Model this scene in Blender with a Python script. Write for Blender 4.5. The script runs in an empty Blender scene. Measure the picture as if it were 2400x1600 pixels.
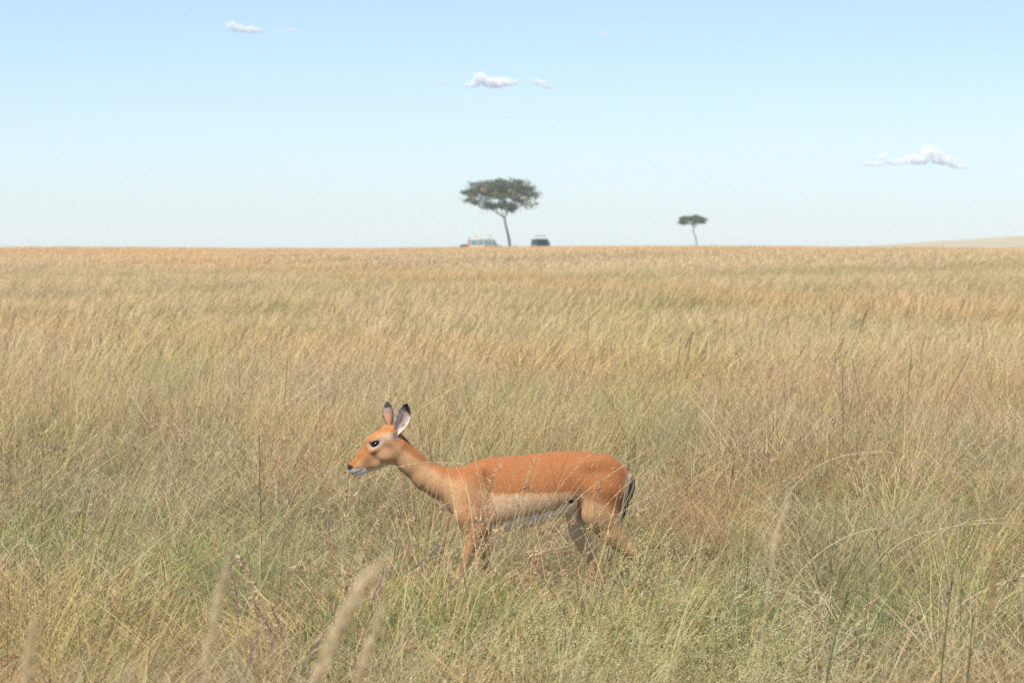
import bpy, math, random
import numpy as np
from mathutils import Vector

# ------------------------------------------------------------------ camera, sky, sun, exposure
scene = bpy.context.scene
COL = scene.collection
R = math.radians
FPX = 7600.0                      # focal length in pixels of the 2400 x 1600 photograph
CAMZ = 1.80
HORIZON = 578.0
PITCH = math.atan((800.0 - HORIZON) / FPX)
DI = 16.0                         # distance of the impala
cam_d = bpy.data.cameras.new('camera')
cam_d.sensor_width = 36.0
cam_d.lens = FPX / 2400.0 * 36.0
cam_d.clip_start = 0.1
cam_d.clip_end = 60000.0
cam_d.dof.use_dof = True
cam_d.dof.focus_distance = DI
cam_d.dof.aperture_fstop = 7.5
cam = bpy.data.objects.new('camera', cam_d)
cam.location = (0, 0, CAMZ)
cam.rotation_euler = (R(90) - PITCH, 0, 0)
COL.objects.link(cam)
scene.camera = cam

SUN_ELEV, SUN_AZ = 58.0, 212.0     # azimuth measured clockwise from +Y (the viewing direction)
world = bpy.data.worlds.new('World')
scene.world = world
world.use_nodes = True
wn = world.node_tree.nodes
wl = world.node_tree.links
wn.clear()
sky = wn.new('ShaderNodeTexSky')
sky.sky_type = 'NISHITA'
sky.sun_disc = False
sky.sun_elevation = R(SUN_ELEV)
sky.sun_rotation = R(SUN_AZ)
sky.altitude = 3000.0
sky.air_density = 1.0
sky.dust_density = 5.2
sky.ozone_density = 3.0
bg = wn.new('ShaderNodeBackground')
bg.inputs['Strength'].default_value = 0.092
wo = wn.new('ShaderNodeOutputWorld')
tint = wn.new('ShaderNodeMix'); tint.data_type = 'RGBA'; tint.blend_type = 'MULTIPLY'
tint.inputs['Factor'].default_value = 1.0
tint.inputs['B'].default_value = (1.03, 1.0, 1.03, 1.0)
wl.new(sky.outputs['Color'], tint.inputs['A'])
wl.new(tint.outputs['Result'], bg.inputs['Color'])
wl.new(bg.outputs['Background'], wo.inputs['Surface'])

sun_d = bpy.data.lights.new('sun', 'SUN')
sun_d.energy = 4.2
sun_d.angle = R(0.6)
sun_d.color = (1.0, 0.96, 0.89)
sun = bpy.data.objects.new('sun', sun_d)
_az, _el = R(SUN_AZ), R(SUN_ELEV)
to_sun = Vector((math.sin(_az) * math.cos(_el), math.cos(_az) * math.cos(_el), math.sin(_el)))
sun.rotation_euler = to_sun.to_track_quat('Z', 'Y').to_euler()
COL.objects.link(sun)

vs = scene.view_settings
vs.view_transform = 'Standard'
vs.look = 'None'
vs.exposure = 0.74
vs.gamma = 1.0
vs.use_curve_mapping = False
cy = scene.cycles
cy.max_bounces = 14
cy.diffuse_bounces = 3
cy.glossy_bounces = 2
cy.transmission_bounces = 6
cy.transparent_max_bounces = 8
cy.volume_bounces = 12
cy.use_denoising = False
cy.denoiser = 'OPENIMAGEDENOISE'
cy.denoising_input_passes = 'RGB_ALBEDO_NORMAL'
cy.denoising_prefilter = 'ACCURATE'
cy.use_adaptive_sampling = False

# ------------------------------------------------------------------ helpers
rng = np.random.default_rng(11)
random.seed(5)

def at(px, py, d):
    """point on the plane Y = d seen at photo pixel (px, py)"""
    u, v = (px - 1200.0) / FPX, (800.0 - py) / FPX
    c, s = math.cos(PITCH), math.sin(PITCH)
    dy = c + v * s
    dz = -s + v * c
    return np.array([u * d / dy, d, CAMZ + dz * d / dy])

def sstep(a, b, x):
    t = np.clip((np.asarray(x, dtype=float) - a) / (b - a), 0, 1)
    return t * t * (3 - 2 * t)

def ground_z(x, y):
    x = np.asarray(x, dtype=float); y = np.asarray(y, dtype=float)
    z = 0.22 * sstep(40, 110, y) + 0.74 * sstep(80, 405, y) - 0.22 * sstep(414, 449, y) - 2.4 * sstep(470, 900, y)
    far = sstep(40, 200, y)
    z = z + far * (0.20 * np.sin(x / 33.0 + 0.9) + 0.07 * np.sin(x / 11.0) * (y / 430.0).clip(0, 1.2) + 0.30 * sstep(-20, -75, x) + 0.12 * np.sin(y / 27.0 + x / 41.0) * sstep(600, 300, y))
    hill = sstep(1100, 1600, y) * sstep(75, 330, x - (y - 1500) * 0.10)
    z = z + 12.0 * hill
    # knee-deep undulation close to the camera
    z = z + 0.05 * np.sin(x * 1.3 + 0.4) * np.sin(y * 0.55) * sstep(60, 20, y) * sstep(1.0, 3.0, np.abs(y - DI))
    return z

def link(o, parent=None):
    COL.objects.link(o)
    if parent is not None:
        o.parent = parent
    return o

def mesh_from(name, V, F, C=None, smooth=False, mat=None):
    me = bpy.data.meshes.new(name)
    V = np.asarray(V, dtype=np.float32).reshape(-1, 3)
    me.from_pydata(V.tolist(), [], F if isinstance(F, list) else np.asarray(F).tolist())
    if C is not None:
        C = np.asarray(C, dtype=np.float32)
        a = me.color_attributes.new('Col', 'FLOAT_COLOR', 'POINT')
        a.data.foreach_set('color', np.concatenate([C, np.ones((len(C), 1), np.float32)], 1).ravel())
    if smooth:
        me.polygons.foreach_set('use_smooth', [True] * len(me.polygons))
    if mat is not None:
        me.materials.append(mat)
    me.update()
    return me

def obj(name, V, F, mat, parent=None, C=None, smooth=False, loc=None):
    me = mesh_from(name, V, F, C, smooth, mat)
    o = bpy.data.objects.new(name, me)
    if loc is not None:
        o.location = loc
    return link(o, parent)

def empty(name, loc, rz=0.0):
    o = bpy.data.objects.new(name, None)
    o.empty_display_size = 0.2
    o.location = [float(v) for v in loc]
    o.rotation_euler = (0, 0, rz)
    return link(o)

def tag(o, label, cat=None, group=None, kind=None):
    if label: o['label'] = label
    if cat: o['category'] = cat
    if group: o['group'] = group
    if kind: o['kind'] = kind
    return o

class MB:
    """collects vertices, faces and vertex colours"""
    def __init__(s):
        s.V, s.F, s.C, s.n = [], [], [], 0
    def add(s, V, F, C=None):
        V = np.asarray(V, dtype=np.float64).reshape(-1, 3)
        s.V.append(V)
        s.F += [tuple(int(i) + s.n for i in f) for f in F]
        if C is None: C = (0.5, 0.5, 0.5)
        C = np.asarray(C, dtype=np.float64)
        if C.ndim == 1: C = np.tile(C, (len(V), 1))
        s.C.append(C)
        s.n += len(V)
    def box(s, lo, hi, C=None):
        x0, y0, z0 = lo; x1, y1, z1 = hi
        V = [(x0,y0,z0),(x1,y0,z0),(x1,y1,z0),(x0,y1,z0),(x0,y0,z1),(x1,y0,z1),(x1,y1,z1),(x0,y1,z1)]
        s.add(V, [(0,3,2,1),(4,5,6,7),(0,1,5,4),(1,2,6,5),(2,3,7,6),(3,0,4,7)], C)
    def prism(s, prof, y0, y1, C=None):
        n = len(prof)
        V = [(p[0], y0, p[1]) for p in prof] + [(p[0], y1, p[1]) for p in prof]
        F = [tuple(range(n)), tuple(range(2*n-1, n-1, -1))]
        F += [(i, i+n, (i+1) % n + n, (i+1) % n) for i in range(n)]
        s.add(V, F, C)
    def tube(s, pts, rad, n=6, C=None, cap=True):
        pts = np.asarray(pts, dtype=float); m = len(pts)
        rad = np.broadcast_to(np.asarray(rad, dtype=float), (m,))
        T = np.gradient(pts, axis=0)
        T /= np.linalg.norm(T, axis=1)[:, None] + 1e-9
        ref = np.array([0.31, 0.93, 0.2])
        A = np.cross(T, ref); A /= np.linalg.norm(A, axis=1)[:, None] + 1e-9
        B = np.cross(T, A)
        a = np.arange(n) / n * 2 * math.pi
        V = pts[:, None, :] + rad[:, None, None] * (np.cos(a)[None, :, None] * A[:, None, :] + np.sin(a)[None, :, None] * B[:, None, :])
        F = []
        for i in range(m - 1):
            for j in range(n):
                k = (j + 1) % n
                F.append((i*n+j, i*n+k, (i+1)*n+k, (i+1)*n+j))
        if cap:
            F.append(tuple(range(n))); F.append(tuple(range(m*n-1, (m-1)*n-1, -1)))
        if C is not None and np.ndim(C) == 2:
            C = np.repeat(np.asarray(C), n, 0)
        s.add(V.reshape(-1, 3), F, C)
    def mesh(s, name, mat=None, smooth=False):
        return mesh_from(name, np.concatenate(s.V), s.F, np.concatenate(s.C), smooth, mat)
    def build(s, name, mat, parent=None, smooth=False, loc=None):
        o = bpy.data.objects.new(name, s.mesh(name, mat, smooth))
        if loc is not None: o.location = [float(v) for v in loc]
        return link(o, parent)

# ------------------------------------------------------------------ materials
def new_mat(name):
    m = bpy.data.materials.new(name)
    m.use_nodes = True
    nt = m.node_tree
    nt.nodes.clear()
    out = nt.nodes.new('ShaderNodeOutputMaterial')
    return m, nt, out

def simple_mat(name, col, rough=0.6, metal=0.0, noise=0.12, scale=6.0, spec=0.4):
    m, nt, out = new_mat(name)
    p = nt.nodes.new('ShaderNodeBsdfPrincipled')
    p.inputs['Roughness'].default_value = rough
    p.inputs['Metallic'].default_value = metal
    p.inputs['Specular IOR Level'].default_value = spec
    tc = nt.nodes.new('ShaderNodeTexCoord')
    n = nt.nodes.new('ShaderNodeTexNoise')
    n.inputs['Scale'].default_value = scale
    n.inputs['Detail'].default_value = 5
    nt.links.new(tc.outputs['Object'], n.inputs['Vector'])
    r = nt.nodes.new('ShaderNodeValToRGB')
    c = np.array(col)
    r.color_ramp.elements[0].position = 0.3
    r.color_ramp.elements[1].position = 0.7
    r.color_ramp.elements[0].color = (*(c * (1 - noise)), 1)
    r.color_ramp.elements[1].color = (*np.minimum(c * (1 + noise), 1), 1)
    nt.links.new(n.outputs['Fac'], r.inputs['Fac'])
    nt.links.new(r.outputs['Color'], p.inputs['Base Color'])
    nt.links.new(p.outputs['BSDF'], out.inputs['Surface'])
    return m

def attr_mat(name, trans=0.0, rough=0.8, var=0.0, sheen=0.0, fibre=0.0, spec=0.2, patch=None):
    """colour from the mesh's own colour attribute; instance and patch variation"""
    m, nt, out = new_mat(name)
    L = nt.links.new
    a = nt.nodes.new('ShaderNodeAttribute'); a.attribute_name = 'Col'
    col = a.outputs['Color']
    if var > 0:
        oi = nt.nodes.new('ShaderNodeObjectInfo')
        mr = nt.nodes.new('ShaderNodeMapRange')
        mr.inputs['To Min'].default_value = 1 - var; mr.inputs['To Max'].default_value = 1 + var
        L(oi.outputs['Random'], mr.inputs['Value'])
        mm = nt.nodes.new('ShaderNodeVectorMath'); mm.operation = 'SCALE'
        L(col, mm.inputs[0]); L(mr.outputs['Result'], mm.inputs['Scale'])
        col = mm.outputs['Vector']
    if patch:
        geo = nt.nodes.new('ShaderNodeNewGeometry')
        for sc, tint, lo, hi, amt in patch:
            mp = nt.nodes.new('ShaderNodeMapping')
            mp.inputs['Scale'].default_value = (1, 0.45, 0.2)
            mp.inputs['Location'].default_value = (sc * 37.1, sc * 11.7, 0)
            L(geo.outputs['Position'], mp.inputs['Vector'])
            nz = nt.nodes.new('ShaderNodeTexNoise'); nz.inputs['Scale'].default_value = sc; nz.inputs['Detail'].default_value = 3
            L(mp.outputs['Vector'], nz.inputs['Vector'])
            mr = nt.nodes.new('ShaderNodeMapRange')
            mr.inputs['From Min'].default_value = lo; mr.inputs['From Max'].default_value = hi
            mr.inputs['To Min'].default_value = 0; mr.inputs['To Max'].default_value = amt
            L(nz.outputs['Fac'], mr.inputs['Value'])
            mx = nt.nodes.new('ShaderNodeMix'); mx.data_type = 'RGBA'; mx.blend_type = 'MULTIPLY'
            L(mr.outputs['Result'], mx.inputs['Factor'])
            L(col, mx.inputs['A']); mx.inputs['B'].default_value = (*tint, 1)
            col = mx.outputs['Result']
    if fibre > 0:
        tc = nt.nodes.new('ShaderNodeTexCoord')
        mp = nt.nodes.new('ShaderNodeMapping'); mp.inputs['Scale'].default_value = (38, 120, 120)
        mp.inputs['Rotation'].default_value = (0, R(-14), 0)
        L(tc.outputs['Object'], mp.inputs['Vector'])
        nz = nt.nodes.new('ShaderNodeTexNoise'); nz.inputs['Scale'].default_value = 1.6; nz.inputs['Detail'].default_value = 6
        L(mp.outputs['Vector'], nz.inputs['Vector'])
        mr = nt.nodes.new('ShaderNodeMapRange'); mr.inputs['From Min'].default_value = .3; mr.inputs['From Max'].default_value = .7
        mr.inputs['To Min'].default_value = 1 - fibre; mr.inputs['To Max'].default_value = 1 + fibre
        L(nz.outputs['Fac'], mr.inputs['Value'])
        mm = nt.nodes.new('ShaderNodeVectorMath'); mm.operation = 'SCALE'
        L(col, mm.inputs[0]); L(mr.outputs['Result'], mm.inputs['Scale'])
        col = mm.outputs['Vector']
    p = nt.nodes.new('ShaderNodeBsdfPrincipled')
    p.inputs['Roughness'].default_value = rough
    p.inputs['Specular IOR Level'].default_value = spec
    if sheen > 0:
        p.inputs['Sheen Weight'].default_value = sheen
        p.inputs['Sheen Roughness'].default_value = 0.5
    if fibre > 0:
        b = nt.nodes.new('ShaderNodeBump'); b.inputs['Strength'].default_value = 0.35; b.inputs['Distance'].default_value = 0.004
        L(nz.outputs['Fac'], b.inputs['Height']); L(b.outputs['Normal'], p.inputs['Normal'])
    L(col, p.inputs['Base Color'])
    sh = p.outputs['BSDF']
    if trans > 0:
        t = nt.nodes.new('ShaderNodeBsdfTranslucent'); L(col, t.inputs['Color'])
        mx = nt.nodes.new('ShaderNodeMixShader'); mx.inputs['Fac'].default_value = trans
        L(sh, mx.inputs[1]); L(t.outputs['BSDF'], mx.inputs[2]); sh = mx.outputs['Shader']
    L(sh, out.inputs['Surface'])
    return m

def grass_mat(name, trans):
    """blade colour from the mesh, patch tint from the point the clump grows on"""
    m, nt, out = new_mat(name)
    L = nt.links.new
    a = nt.nodes.new('ShaderNodeAttribute'); a.attribute_name = 'Col'
    b = nt.nodes.new('ShaderNodeAttribute'); b.attribute_name = 'tint'; b.attribute_type = 'INSTANCER'
    mm = nt.nodes.new('ShaderNodeVectorMath'); mm.operation = 'MULTIPLY'
    L(a.outputs['Color'], mm.inputs[0]); L(b.outputs['Vector'], mm.inputs[1])
    d = nt.nodes.new('ShaderNodeBsdfDiffuse'); t = nt.nodes.new('ShaderNodeBsdfTranslucent')
    L(mm.outputs['Vector'], d.inputs['Color']); L(mm.outputs['Vector'], t.inputs['Color'])
    mx = nt.nodes.new('ShaderNodeMixShader'); mx.inputs['Fac'].default_value = trans
    L(d.outputs['BSDF'], mx.inputs[1]); L(t.outputs['BSDF'], mx.inputs[2]); L(mx.outputs['Shader'], out.inputs['Surface'])
    return m
M_grass = grass_mat('dry_grass', 0.35)
M_far = M_grass
M_plant = attr_mat('plant', trans=0.3, rough=0.7)
M_coat = attr_mat('impala_coat', rough=0.75, sheen=0.15, fibre=0.17, spec=0.15)
M_hair = attr_mat('impala_hair', rough=0.7, trans=0.15, spec=0.15)
M_leaf = attr_mat('tree_leaf', trans=0.3, rough=0.6, spec=0.25)
M_bark = simple_mat('bark', (0.10, 0.085, 0.075), 0.9, noise=0.35, scale=3.0)

# ------------------------------------------------------------------ ground
def build_ground():
    ys = np.concatenate([np.linspace(-60, 8, 12), np.arange(9, 60, 0.8), np.arange(60, 480, 6), np.arange(480, 1000, 20), np.arange(1000, 2200, 40), np.arange(2240, 2640, 40)])
    us = np.concatenate([np.linspace(-1.3, -0.3, 12), np.linspace(-0.28, 0.28, 72), np.linspace(0.3, 1.3, 12)])
    V = []
    for y in ys:
        w = max(y, 30) + 20
        x = us * w
        z = ground_z(x, np.full_like(x, y))
        V.append(np.stack([x, np.full_like(x, y), z], 1))
    n = len(us)
    F = [(i*n+j, i*n+j+1, (i+1)*n+j+1, (i+1)*n+j) for i in range(len(ys)-1) for j in range(n-1)]
    m, nt, out = new_mat('savanna_soil')
    L = nt.links.new
    geo = nt.nodes.new('ShaderNodeNewGeometry')
    n1 = nt.nodes.new('ShaderNodeTexNoise'); n1.inputs['Scale'].default_value = 9; n1.inputs['Detail'].default_value = 8
    n2 = nt.nodes.new('ShaderNodeTexNoise'); n2.inputs['Scale'].default_value = 0.03; n2.inputs['Detail'].default_value = 6
    L(geo.outputs['Position'], n1.inputs['Vector']); L(geo.outputs['Position'], n2.inputs['Vector'])
    r1 = nt.nodes.new('ShaderNodeValToRGB')
    r1.color_ramp.elements[0].color = (0.10, 0.085, 0.04, 1); r1.color_ramp.elements[1].color = (0.30, 0.22, 0.11, 1)
    r2 = nt.nodes.new('ShaderNodeValToRGB')
    r2.color_ramp.elements[0].position = .35; r2.color_ramp.elements[1].position = .65
    r2.color_ramp.elements[0].color = (0.29, 0.23, 0.125, 1); r2.color_ramp.elements[1].color = (0.41, 0.31, 0.17, 1)
    L(n1.outputs['Fac'], r1.inputs['Fac']); L(n2.outputs['Fac'], r2.inputs['Fac'])
    sep = nt.nodes.new('ShaderNodeSeparateXYZ'); L(geo.outputs['Position'], sep.inputs['Vector'])
    mr = nt.nodes.new('ShaderNodeMapRange'); mr.inputs['From Min'].default_value = 60; mr.inputs['From Max'].default_value = 350
    L(sep.outputs['Y'], mr.inputs['Value'])
    mx = nt.nodes.new('ShaderNodeMix'); mx.data_type = 'RGBA'
    L(mr.outputs['Result'], mx.inputs['Factor']); L(r1.outputs['Color'], mx.inputs['A']); L(r2.outputs['Color'], mx.inputs['B'])
    p = nt.nodes.new('ShaderNodeBsdfPrincipled'); p.inputs['Roughness'].default_value = 0.95; p.inputs['Specular IOR Level'].default_value = 0.1
    L(mx.outputs['Result'], p.inputs['Base Color']); L(p.outputs['BSDF'], out.inputs['Surface'])
    o = obj('ground', np.concatenate(V), F, m, smooth=True)
    tag(o, 'dry savanna soil rising to a low grassy crest', 'ground', kind='structure')
build_ground()

# ------------------------------------------------------------------ grass pieces
STRAW = np.array([(.68,.53,.28),(.64,.49,.26),(.72,.58,.33),(.60,.47,.24),(.66,.48,.28)])
PALE = np.array([(.68,.58,.38),(.62,.52,.32),(.66,.54,.36)])
GREEN = np.array([(.30,.32,.10),(.36,.36,.13),(.26,.30,.10),(.40,.38,.15)])
GREY = np.array([(.46,.42,.29),(.42,.39,.26),(.40,.38,.22)])
BROWN = np.array([(.36,.20,.09),(.42,.25,.13),(.32,.18,.08)])
PINK = np.array([(.55,.36,.26),(.60,.42,.32),(.48,.30,.20)])
PUR = np.array([(.36,.29,.24),(.42,.34,.28)])

def pick(n, mix):
    """n colours out of weighted palettes"""
    pal, w = zip(*mix)
    w = np.array(w) / sum(w)
    k = rng.choice(len(pal), n, p=w)
    return np.array([pal[i][rng.integers(len(pal[i]))] for i in k]) * rng.uniform(.82, 1.15, (n, 1))

def ribbons(base, h, az, lean, curl, droop, width, segs, c0, c1, side=None):
    """curved tapering blades; arrays of length n. returns V, F, C"""
    n = len(h)
    t = np.linspace(0, 1, segs + 1)[None, :]
    dirx, diry = np.cos(az)[:, None], np.sin(az)[:, None]
    out = h[:, None] * (lean[:, None] * t + curl[:, None] * t * t)
    up = h[:, None] * (t - droop[:, None] * t * t)
    P = np.stack([base[:, 0:1] + dirx * out, base[:, 1:2] + diry * out, base[:, 2:3] + up], -1)
    if side is None: side = rng.uniform(0, math.pi, n)
    S = np.stack([np.cos(side), np.sin(side) * 0.6, np.zeros(n)], -1)[:, None, :]
    w = width[:, None] * np.concatenate([np.linspace(1, .75, segs), [0.22]])[None, :]
    Lf = P - S * w[..., None] * .5
    Rt = P + S * w[..., None] * .5
    V = np.stack([Lf, Rt], 2).reshape(-1, 3)
    m = (segs + 1) * 2
    i = np.arange(n)[:, None] * m + np.arange(segs)[None, :] * 2
    F = np.stack([i, i + 1, i + 3, i + 2], -1).reshape(-1, 4)
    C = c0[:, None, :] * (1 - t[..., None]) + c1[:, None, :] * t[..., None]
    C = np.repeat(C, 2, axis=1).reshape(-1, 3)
    return V, F, C, P

class GB:
    def __init__(s): s.V, s.F, s.C, s.n = [], [], [], 0
    def add(s, V, F, C):
        s.V.append(V); s.F.append(np.asarray(F) + s.n); s.C.append(C); s.n += len(V)
    def mesh(s, name, mat):
        return mesh_from(name, np.concatenate(s.V), np.concatenate(s.F), np.concatenate(s.C), False, mat)

def disc(n, r):
    a = rng.uniform(0, 2 * math.pi, n); q = r * np.sqrt(rng.random(n))
    return np.stack([q * np.cos(a), q * np.sin(a), np.full(n, -0.02)], 1)

def spikelets(g, P, n, length, width, mix, spread=1.0, drop=0.35, t0=.55, t1=1.0):
    """thin little awns set along the upper part of the stems P (m, k, 3)"""
    m, k, _ = P.shape
    r = rng.integers(0, m, n)
    t = rng.uniform(t0, t1, n) * (k - 1)
    i = np.minimum(t.astype(int), k - 2); f = (t - i)[:, None]
    b = P[r, i] * (1 - f) + P[r, i + 1] * f
    tang = P[r, i + 1] - P[r, i]
    tang /= np.linalg.norm(tang, axis=1)[:, None]
    d = tang * 0.9 + rng.normal(0, .5 * spread, (n, 3)) + np.array([.15, 0, -drop])
    d /= np.linalg.norm(d, axis=1)[:, None]
    L = rng.uniform(.6, 1.2, n)[:, None] * length
    s = np.cross(d, rng.normal(0, 1, (n, 3))); s /= np.linalg.norm(s, axis=1)[:, None]
    w = width * rng.uniform(.7, 1.2, n)[:, None]
    V = np.stack([b, b + d * L * .4 + s * w * .5, b + d * L, b + d * L * .4 - s * w * .5], 1).reshape(-1, 3)
    F = np.arange(n)[:, None] * 4 + np.array([[0, 1, 2, 3]])
    c = pick(n, mix)
    g.add(V, F, np.repeat(c, 4, 0))

WIND = 0.0   # azimuth the stems lean to: +X
def wind_az(n, s): return rng.normal(WIND, s, n)

def thatch(name, n=150, r=.28, hmax=.42, w=.0042, mix=None, mat=None):
    g = GB()
    mix = mix or [(STRAW, 4), (PALE, 2.2), (GREEN, 1.6), (GREY, 2.4), (BROWN, .9), (PINK, .7)]
    h = rng.uniform(.14, hmax, n)
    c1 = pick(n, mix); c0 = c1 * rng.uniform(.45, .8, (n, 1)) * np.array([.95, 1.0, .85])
    V, F, C, P = ribbons(disc(n, r), h, rng.uniform(0, 2*math.pi, n), rng.uniform(.05, .9, n), rng.uniform(-.2, .8, n), rng.uniform(0, .75, n), rng.uniform(.7, 1.4, n) * w, 4, c0, c1)
    g.add(V, F, C)
    # matted loose straws lying over one another
    k = n // 3
    b = disc(k, r); b[:, 2] = rng.uniform(.04, hmax * .7, k)
    c = pick(k, [(PALE, 2), (STRAW, 3), (GREY, 2), (BROWN, .6)])
    V, F, C, P = ribbons(b, rng.uniform(.10, .26, k), rng.uniform(0, 2*math.pi, k), rng.uniform(.6, 1.6, k), rng.uniform(-.3, .3, k), rng.uniform(.2, 1.0, k), np.full(k, w * .75), 3, c * .9, c)
    g.add(V, F, C)
    return g.mesh(name, mat or M_grass)

def tuft(name, n=46, r=.10, hlo=.45, hhi=.85, w=.0038, mix=None, lean=(.05, .4), seed=60, mat=None, segs=5):
    g = GB()
    mix = mix or [(STRAW, 4), (GREEN, 1.6), (PALE, 1.2), (PINK, .6)]
    h = rng.uniform(hlo, hhi, n)
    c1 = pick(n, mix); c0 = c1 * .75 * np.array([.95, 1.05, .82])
    V, F, C, P = ribbons(disc(n, r), h, wind_az(n, 1.0), rng.uniform(*lean, n), rng.uniform(-.05, .35, n), rng.uniform(0, .22, n), rng.uniform(.6, 1.2, n) * w, segs, c0, c1)
    g.add(V, F, C)
    k = n // 2        # leafy skirt
    c = pick(k, [(GREEN, 2), (STRAW, 2), (GREY, 1.5), (BROWN, .5)])
    V, F, C, _ = ribbons(disc(k, r * 1.2), rng.uniform(.2, .5, k), rng.uniform(0, 2*math.pi, k), rng.uniform(.1, .6, k), rng.uniform(.2, .9, k), rng.uniform(.1, .7, k), rng.uniform(.8, 1.5, k) * w, 4, c * .6, c)
    g.add(V, F, C)
    if seed: spikelets(g, P, seed, .022, w * .9, [(STRAW, 2), (PALE, 2), (PINK, 1)], .8, .2, .62)
    return g.mesh(name, mat or M_grass)

def panicle(name, n=7, hlo=.75, hhi=1.1, seed=240, mix=None, curl=(.25, .75), L=.026, w=.0030, spread=.7, t0=.55, drop=.3, r=.08, lean=(.1, .5)):
    """a few long stems that arch downwind and carry feathery heads"""
    g = GB()
    h = rng.uniform(hlo, hhi, n)
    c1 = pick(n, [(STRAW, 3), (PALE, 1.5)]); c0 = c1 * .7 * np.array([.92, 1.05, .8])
    V, F, C, P = ribbons(disc(n, r), h, wind_az(n, .75), rng.uniform(*lean, n), rng.uniform(*curl, n), rng.uniform(.02, .38, n), np.full(n, w), 10, c0, c1)
    g.add(V, F, C)
    if seed:
        spikelets(g, P, seed, L, w * .8, mix or [(STRAW, 3), (PALE, 2)], spread, drop, t0)
    return g.mesh(name, M_grass)

def themeda(name, n=6):
    """stems with drooping rust-pink awned clusters"""
    g = GB()
    h = rng.uniform(.5, .85, n)
    c1 = pick(n, [(BROWN, 2), (STRAW, 2)])
    V, F, C, P = ribbons(disc(n, .09), h, wind_az(n, 1.1), rng.uniform(.0, .45, n), rng.uniform(-.05, .35, n), rng.uniform(0, .2, n), np.full(n, .0032), 8, c1 * .7, c1)
    g.add(V, F, C)
    for i in range(n):
        for q in range(rng.integers(2, 5)):
            k = rng.integers(4, 9)
            b = P[i, k] + rng.normal(0, .012, 3)
            m = 14
            pal = [(PINK, 3), (BROWN, .8), (PALE, 1.6)]
            d = rng.normal(0, .55, (m, 3)) + np.array([.5, 0, .1])
            d /= np.linalg.norm(d, axis=1)[:, None]
            s = np.cross(d, rng.normal(0, 1, (m, 3))); s /= np.linalg.norm(s, axis=1)[:, None]
            L = rng.uniform(.02, .042, m)[:, None]; w = .0042
            bb = b + rng.normal(0, .006, (m, 3))
            VV = np.stack([bb, bb + d*L*.35 + s*w*.5, bb + d*L, bb + d*L*.35 - s*w*.5], 1).reshape(-1, 3)
            g.add(VV, np.arange(m)[:, None] * 4 + np.array([[0, 1, 2, 3]]), np.repeat(pick(m, pal), 4, 0))
    return g.mesh(name, M_grass)

def field_patch(name, n, r, hlo, hhi, w, segs=4, mix=None, plume=0, pl=.05):
    """a piece of standing hay for the middle and far distance"""
    g = GB()
    mix = mix or [(STRAW, 5), (PALE, 1.4), (GREEN, 1.0), (PINK, .8)]
    h = rng.uniform(hlo, hhi, n)
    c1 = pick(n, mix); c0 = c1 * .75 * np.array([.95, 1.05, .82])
    V, F, C, P = ribbons(disc(n, r), h, wind_az(n, .7), rng.uniform(.1, .5, n), rng.uniform(.05, .55, n), rng.uniform(0, .3, n), rng.uniform(.6, 1.3, n) * w, segs, c0, c1)
    g.add(V, F, C)
    if plume: spikelets(g, P, plume, pl, w * .9, [(STRAW, 3), (PALE, 2), (PINK, 1)], .6, .1, .6)
    return g.mesh(name, M_far if r > .4 else M_grass)

def square(n, a):
    return np.stack([rng.uniform(-a/2, a/2, n), rng.uniform(-a/2, a/2, n), np.full(n, -0.02)], 1)

def tile(name, a, dens, hlo, hhi, w, segs, mix, plume, pl):
    """a square of standing hay; squares laid edge to edge cover the plain"""
    g = GB()
    n = int(dens * a * a)
    mix = mix or [(STRAW, 5), (PALE, 1.6), (GREEN, .6), (PINK, .5)]
    b = square(n, a)
    h = rng.uniform(hlo, hhi, n) * (.75 + .5 * vnoise(b[:, 0] * 3 + rng.uniform(0, 50), b[:, 1] * 3, a / 2))
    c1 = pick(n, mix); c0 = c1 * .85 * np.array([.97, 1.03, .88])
    V, F, C, P = ribbons(b, h, wind_az(n, .95), rng.uniform(.0, .42, n), rng.uniform(.0, .5, n), rng.uniform(0, .3, n), rng.uniform(.6, 1.3, n) * w, segs, c0, c1)
    g.add(V, F, C)
    spikelets(g, P, int(plume * a * a), pl, w * .8, [(STRAW, 3), (PALE, 2), (PINK, 1)], .6, .1, .6)
    return g.mesh(name, M_far)

def thatch_tile(name, a, dens, hmax, w, mix=None):
    g = GB()
    n = int(dens * a * a)
    mix = mix or [(STRAW, 4), (PALE, 2.2), (GREEN, 1.5), (GREY, 2.0), (BROWN, .8), (PINK, .7)]
    b = square(n, a)
    h = rng.uniform(.15, hmax, n) * (.35 + 1.15 * vnoise(b[:, 0] + rng.uniform(0, 50), b[:, 1], .17))
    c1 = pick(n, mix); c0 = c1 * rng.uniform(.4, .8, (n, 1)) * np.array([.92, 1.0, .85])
    V, F, C, P = ribbons(b, h, rng.uniform(0, 2*math.pi, n), rng.uniform(.05, .9, n), rng.uniform(-.2, .8, n), rng.uniform(0, .7, n), rng.uniform(.7, 1.4, n) * w, 4, c0, c1)
    g.add(V, F, C)
    k = n // 2            # matted loose straws lying over one another
    b = square(k, a); b[:, 2] = rng.uniform(.05, hmax * .75, k)
    c = pick(k, [(PALE, 2.4), (STRAW, 3), (GREY, 2), (BROWN, .6)])
    V, F, C, P = ribbons(b, rng.uniform(.08, .24, k), rng.uniform(0, 2*math.pi, k), rng.uniform(.6, 1.6, k), rng.uniform(-.3, .3, k), rng.uniform(.2, 1.0, k), np.full(k, w * .7), 3, c * .9, c)
    g.add(V, F, C)
    return g.mesh(name, M_grass)

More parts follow.
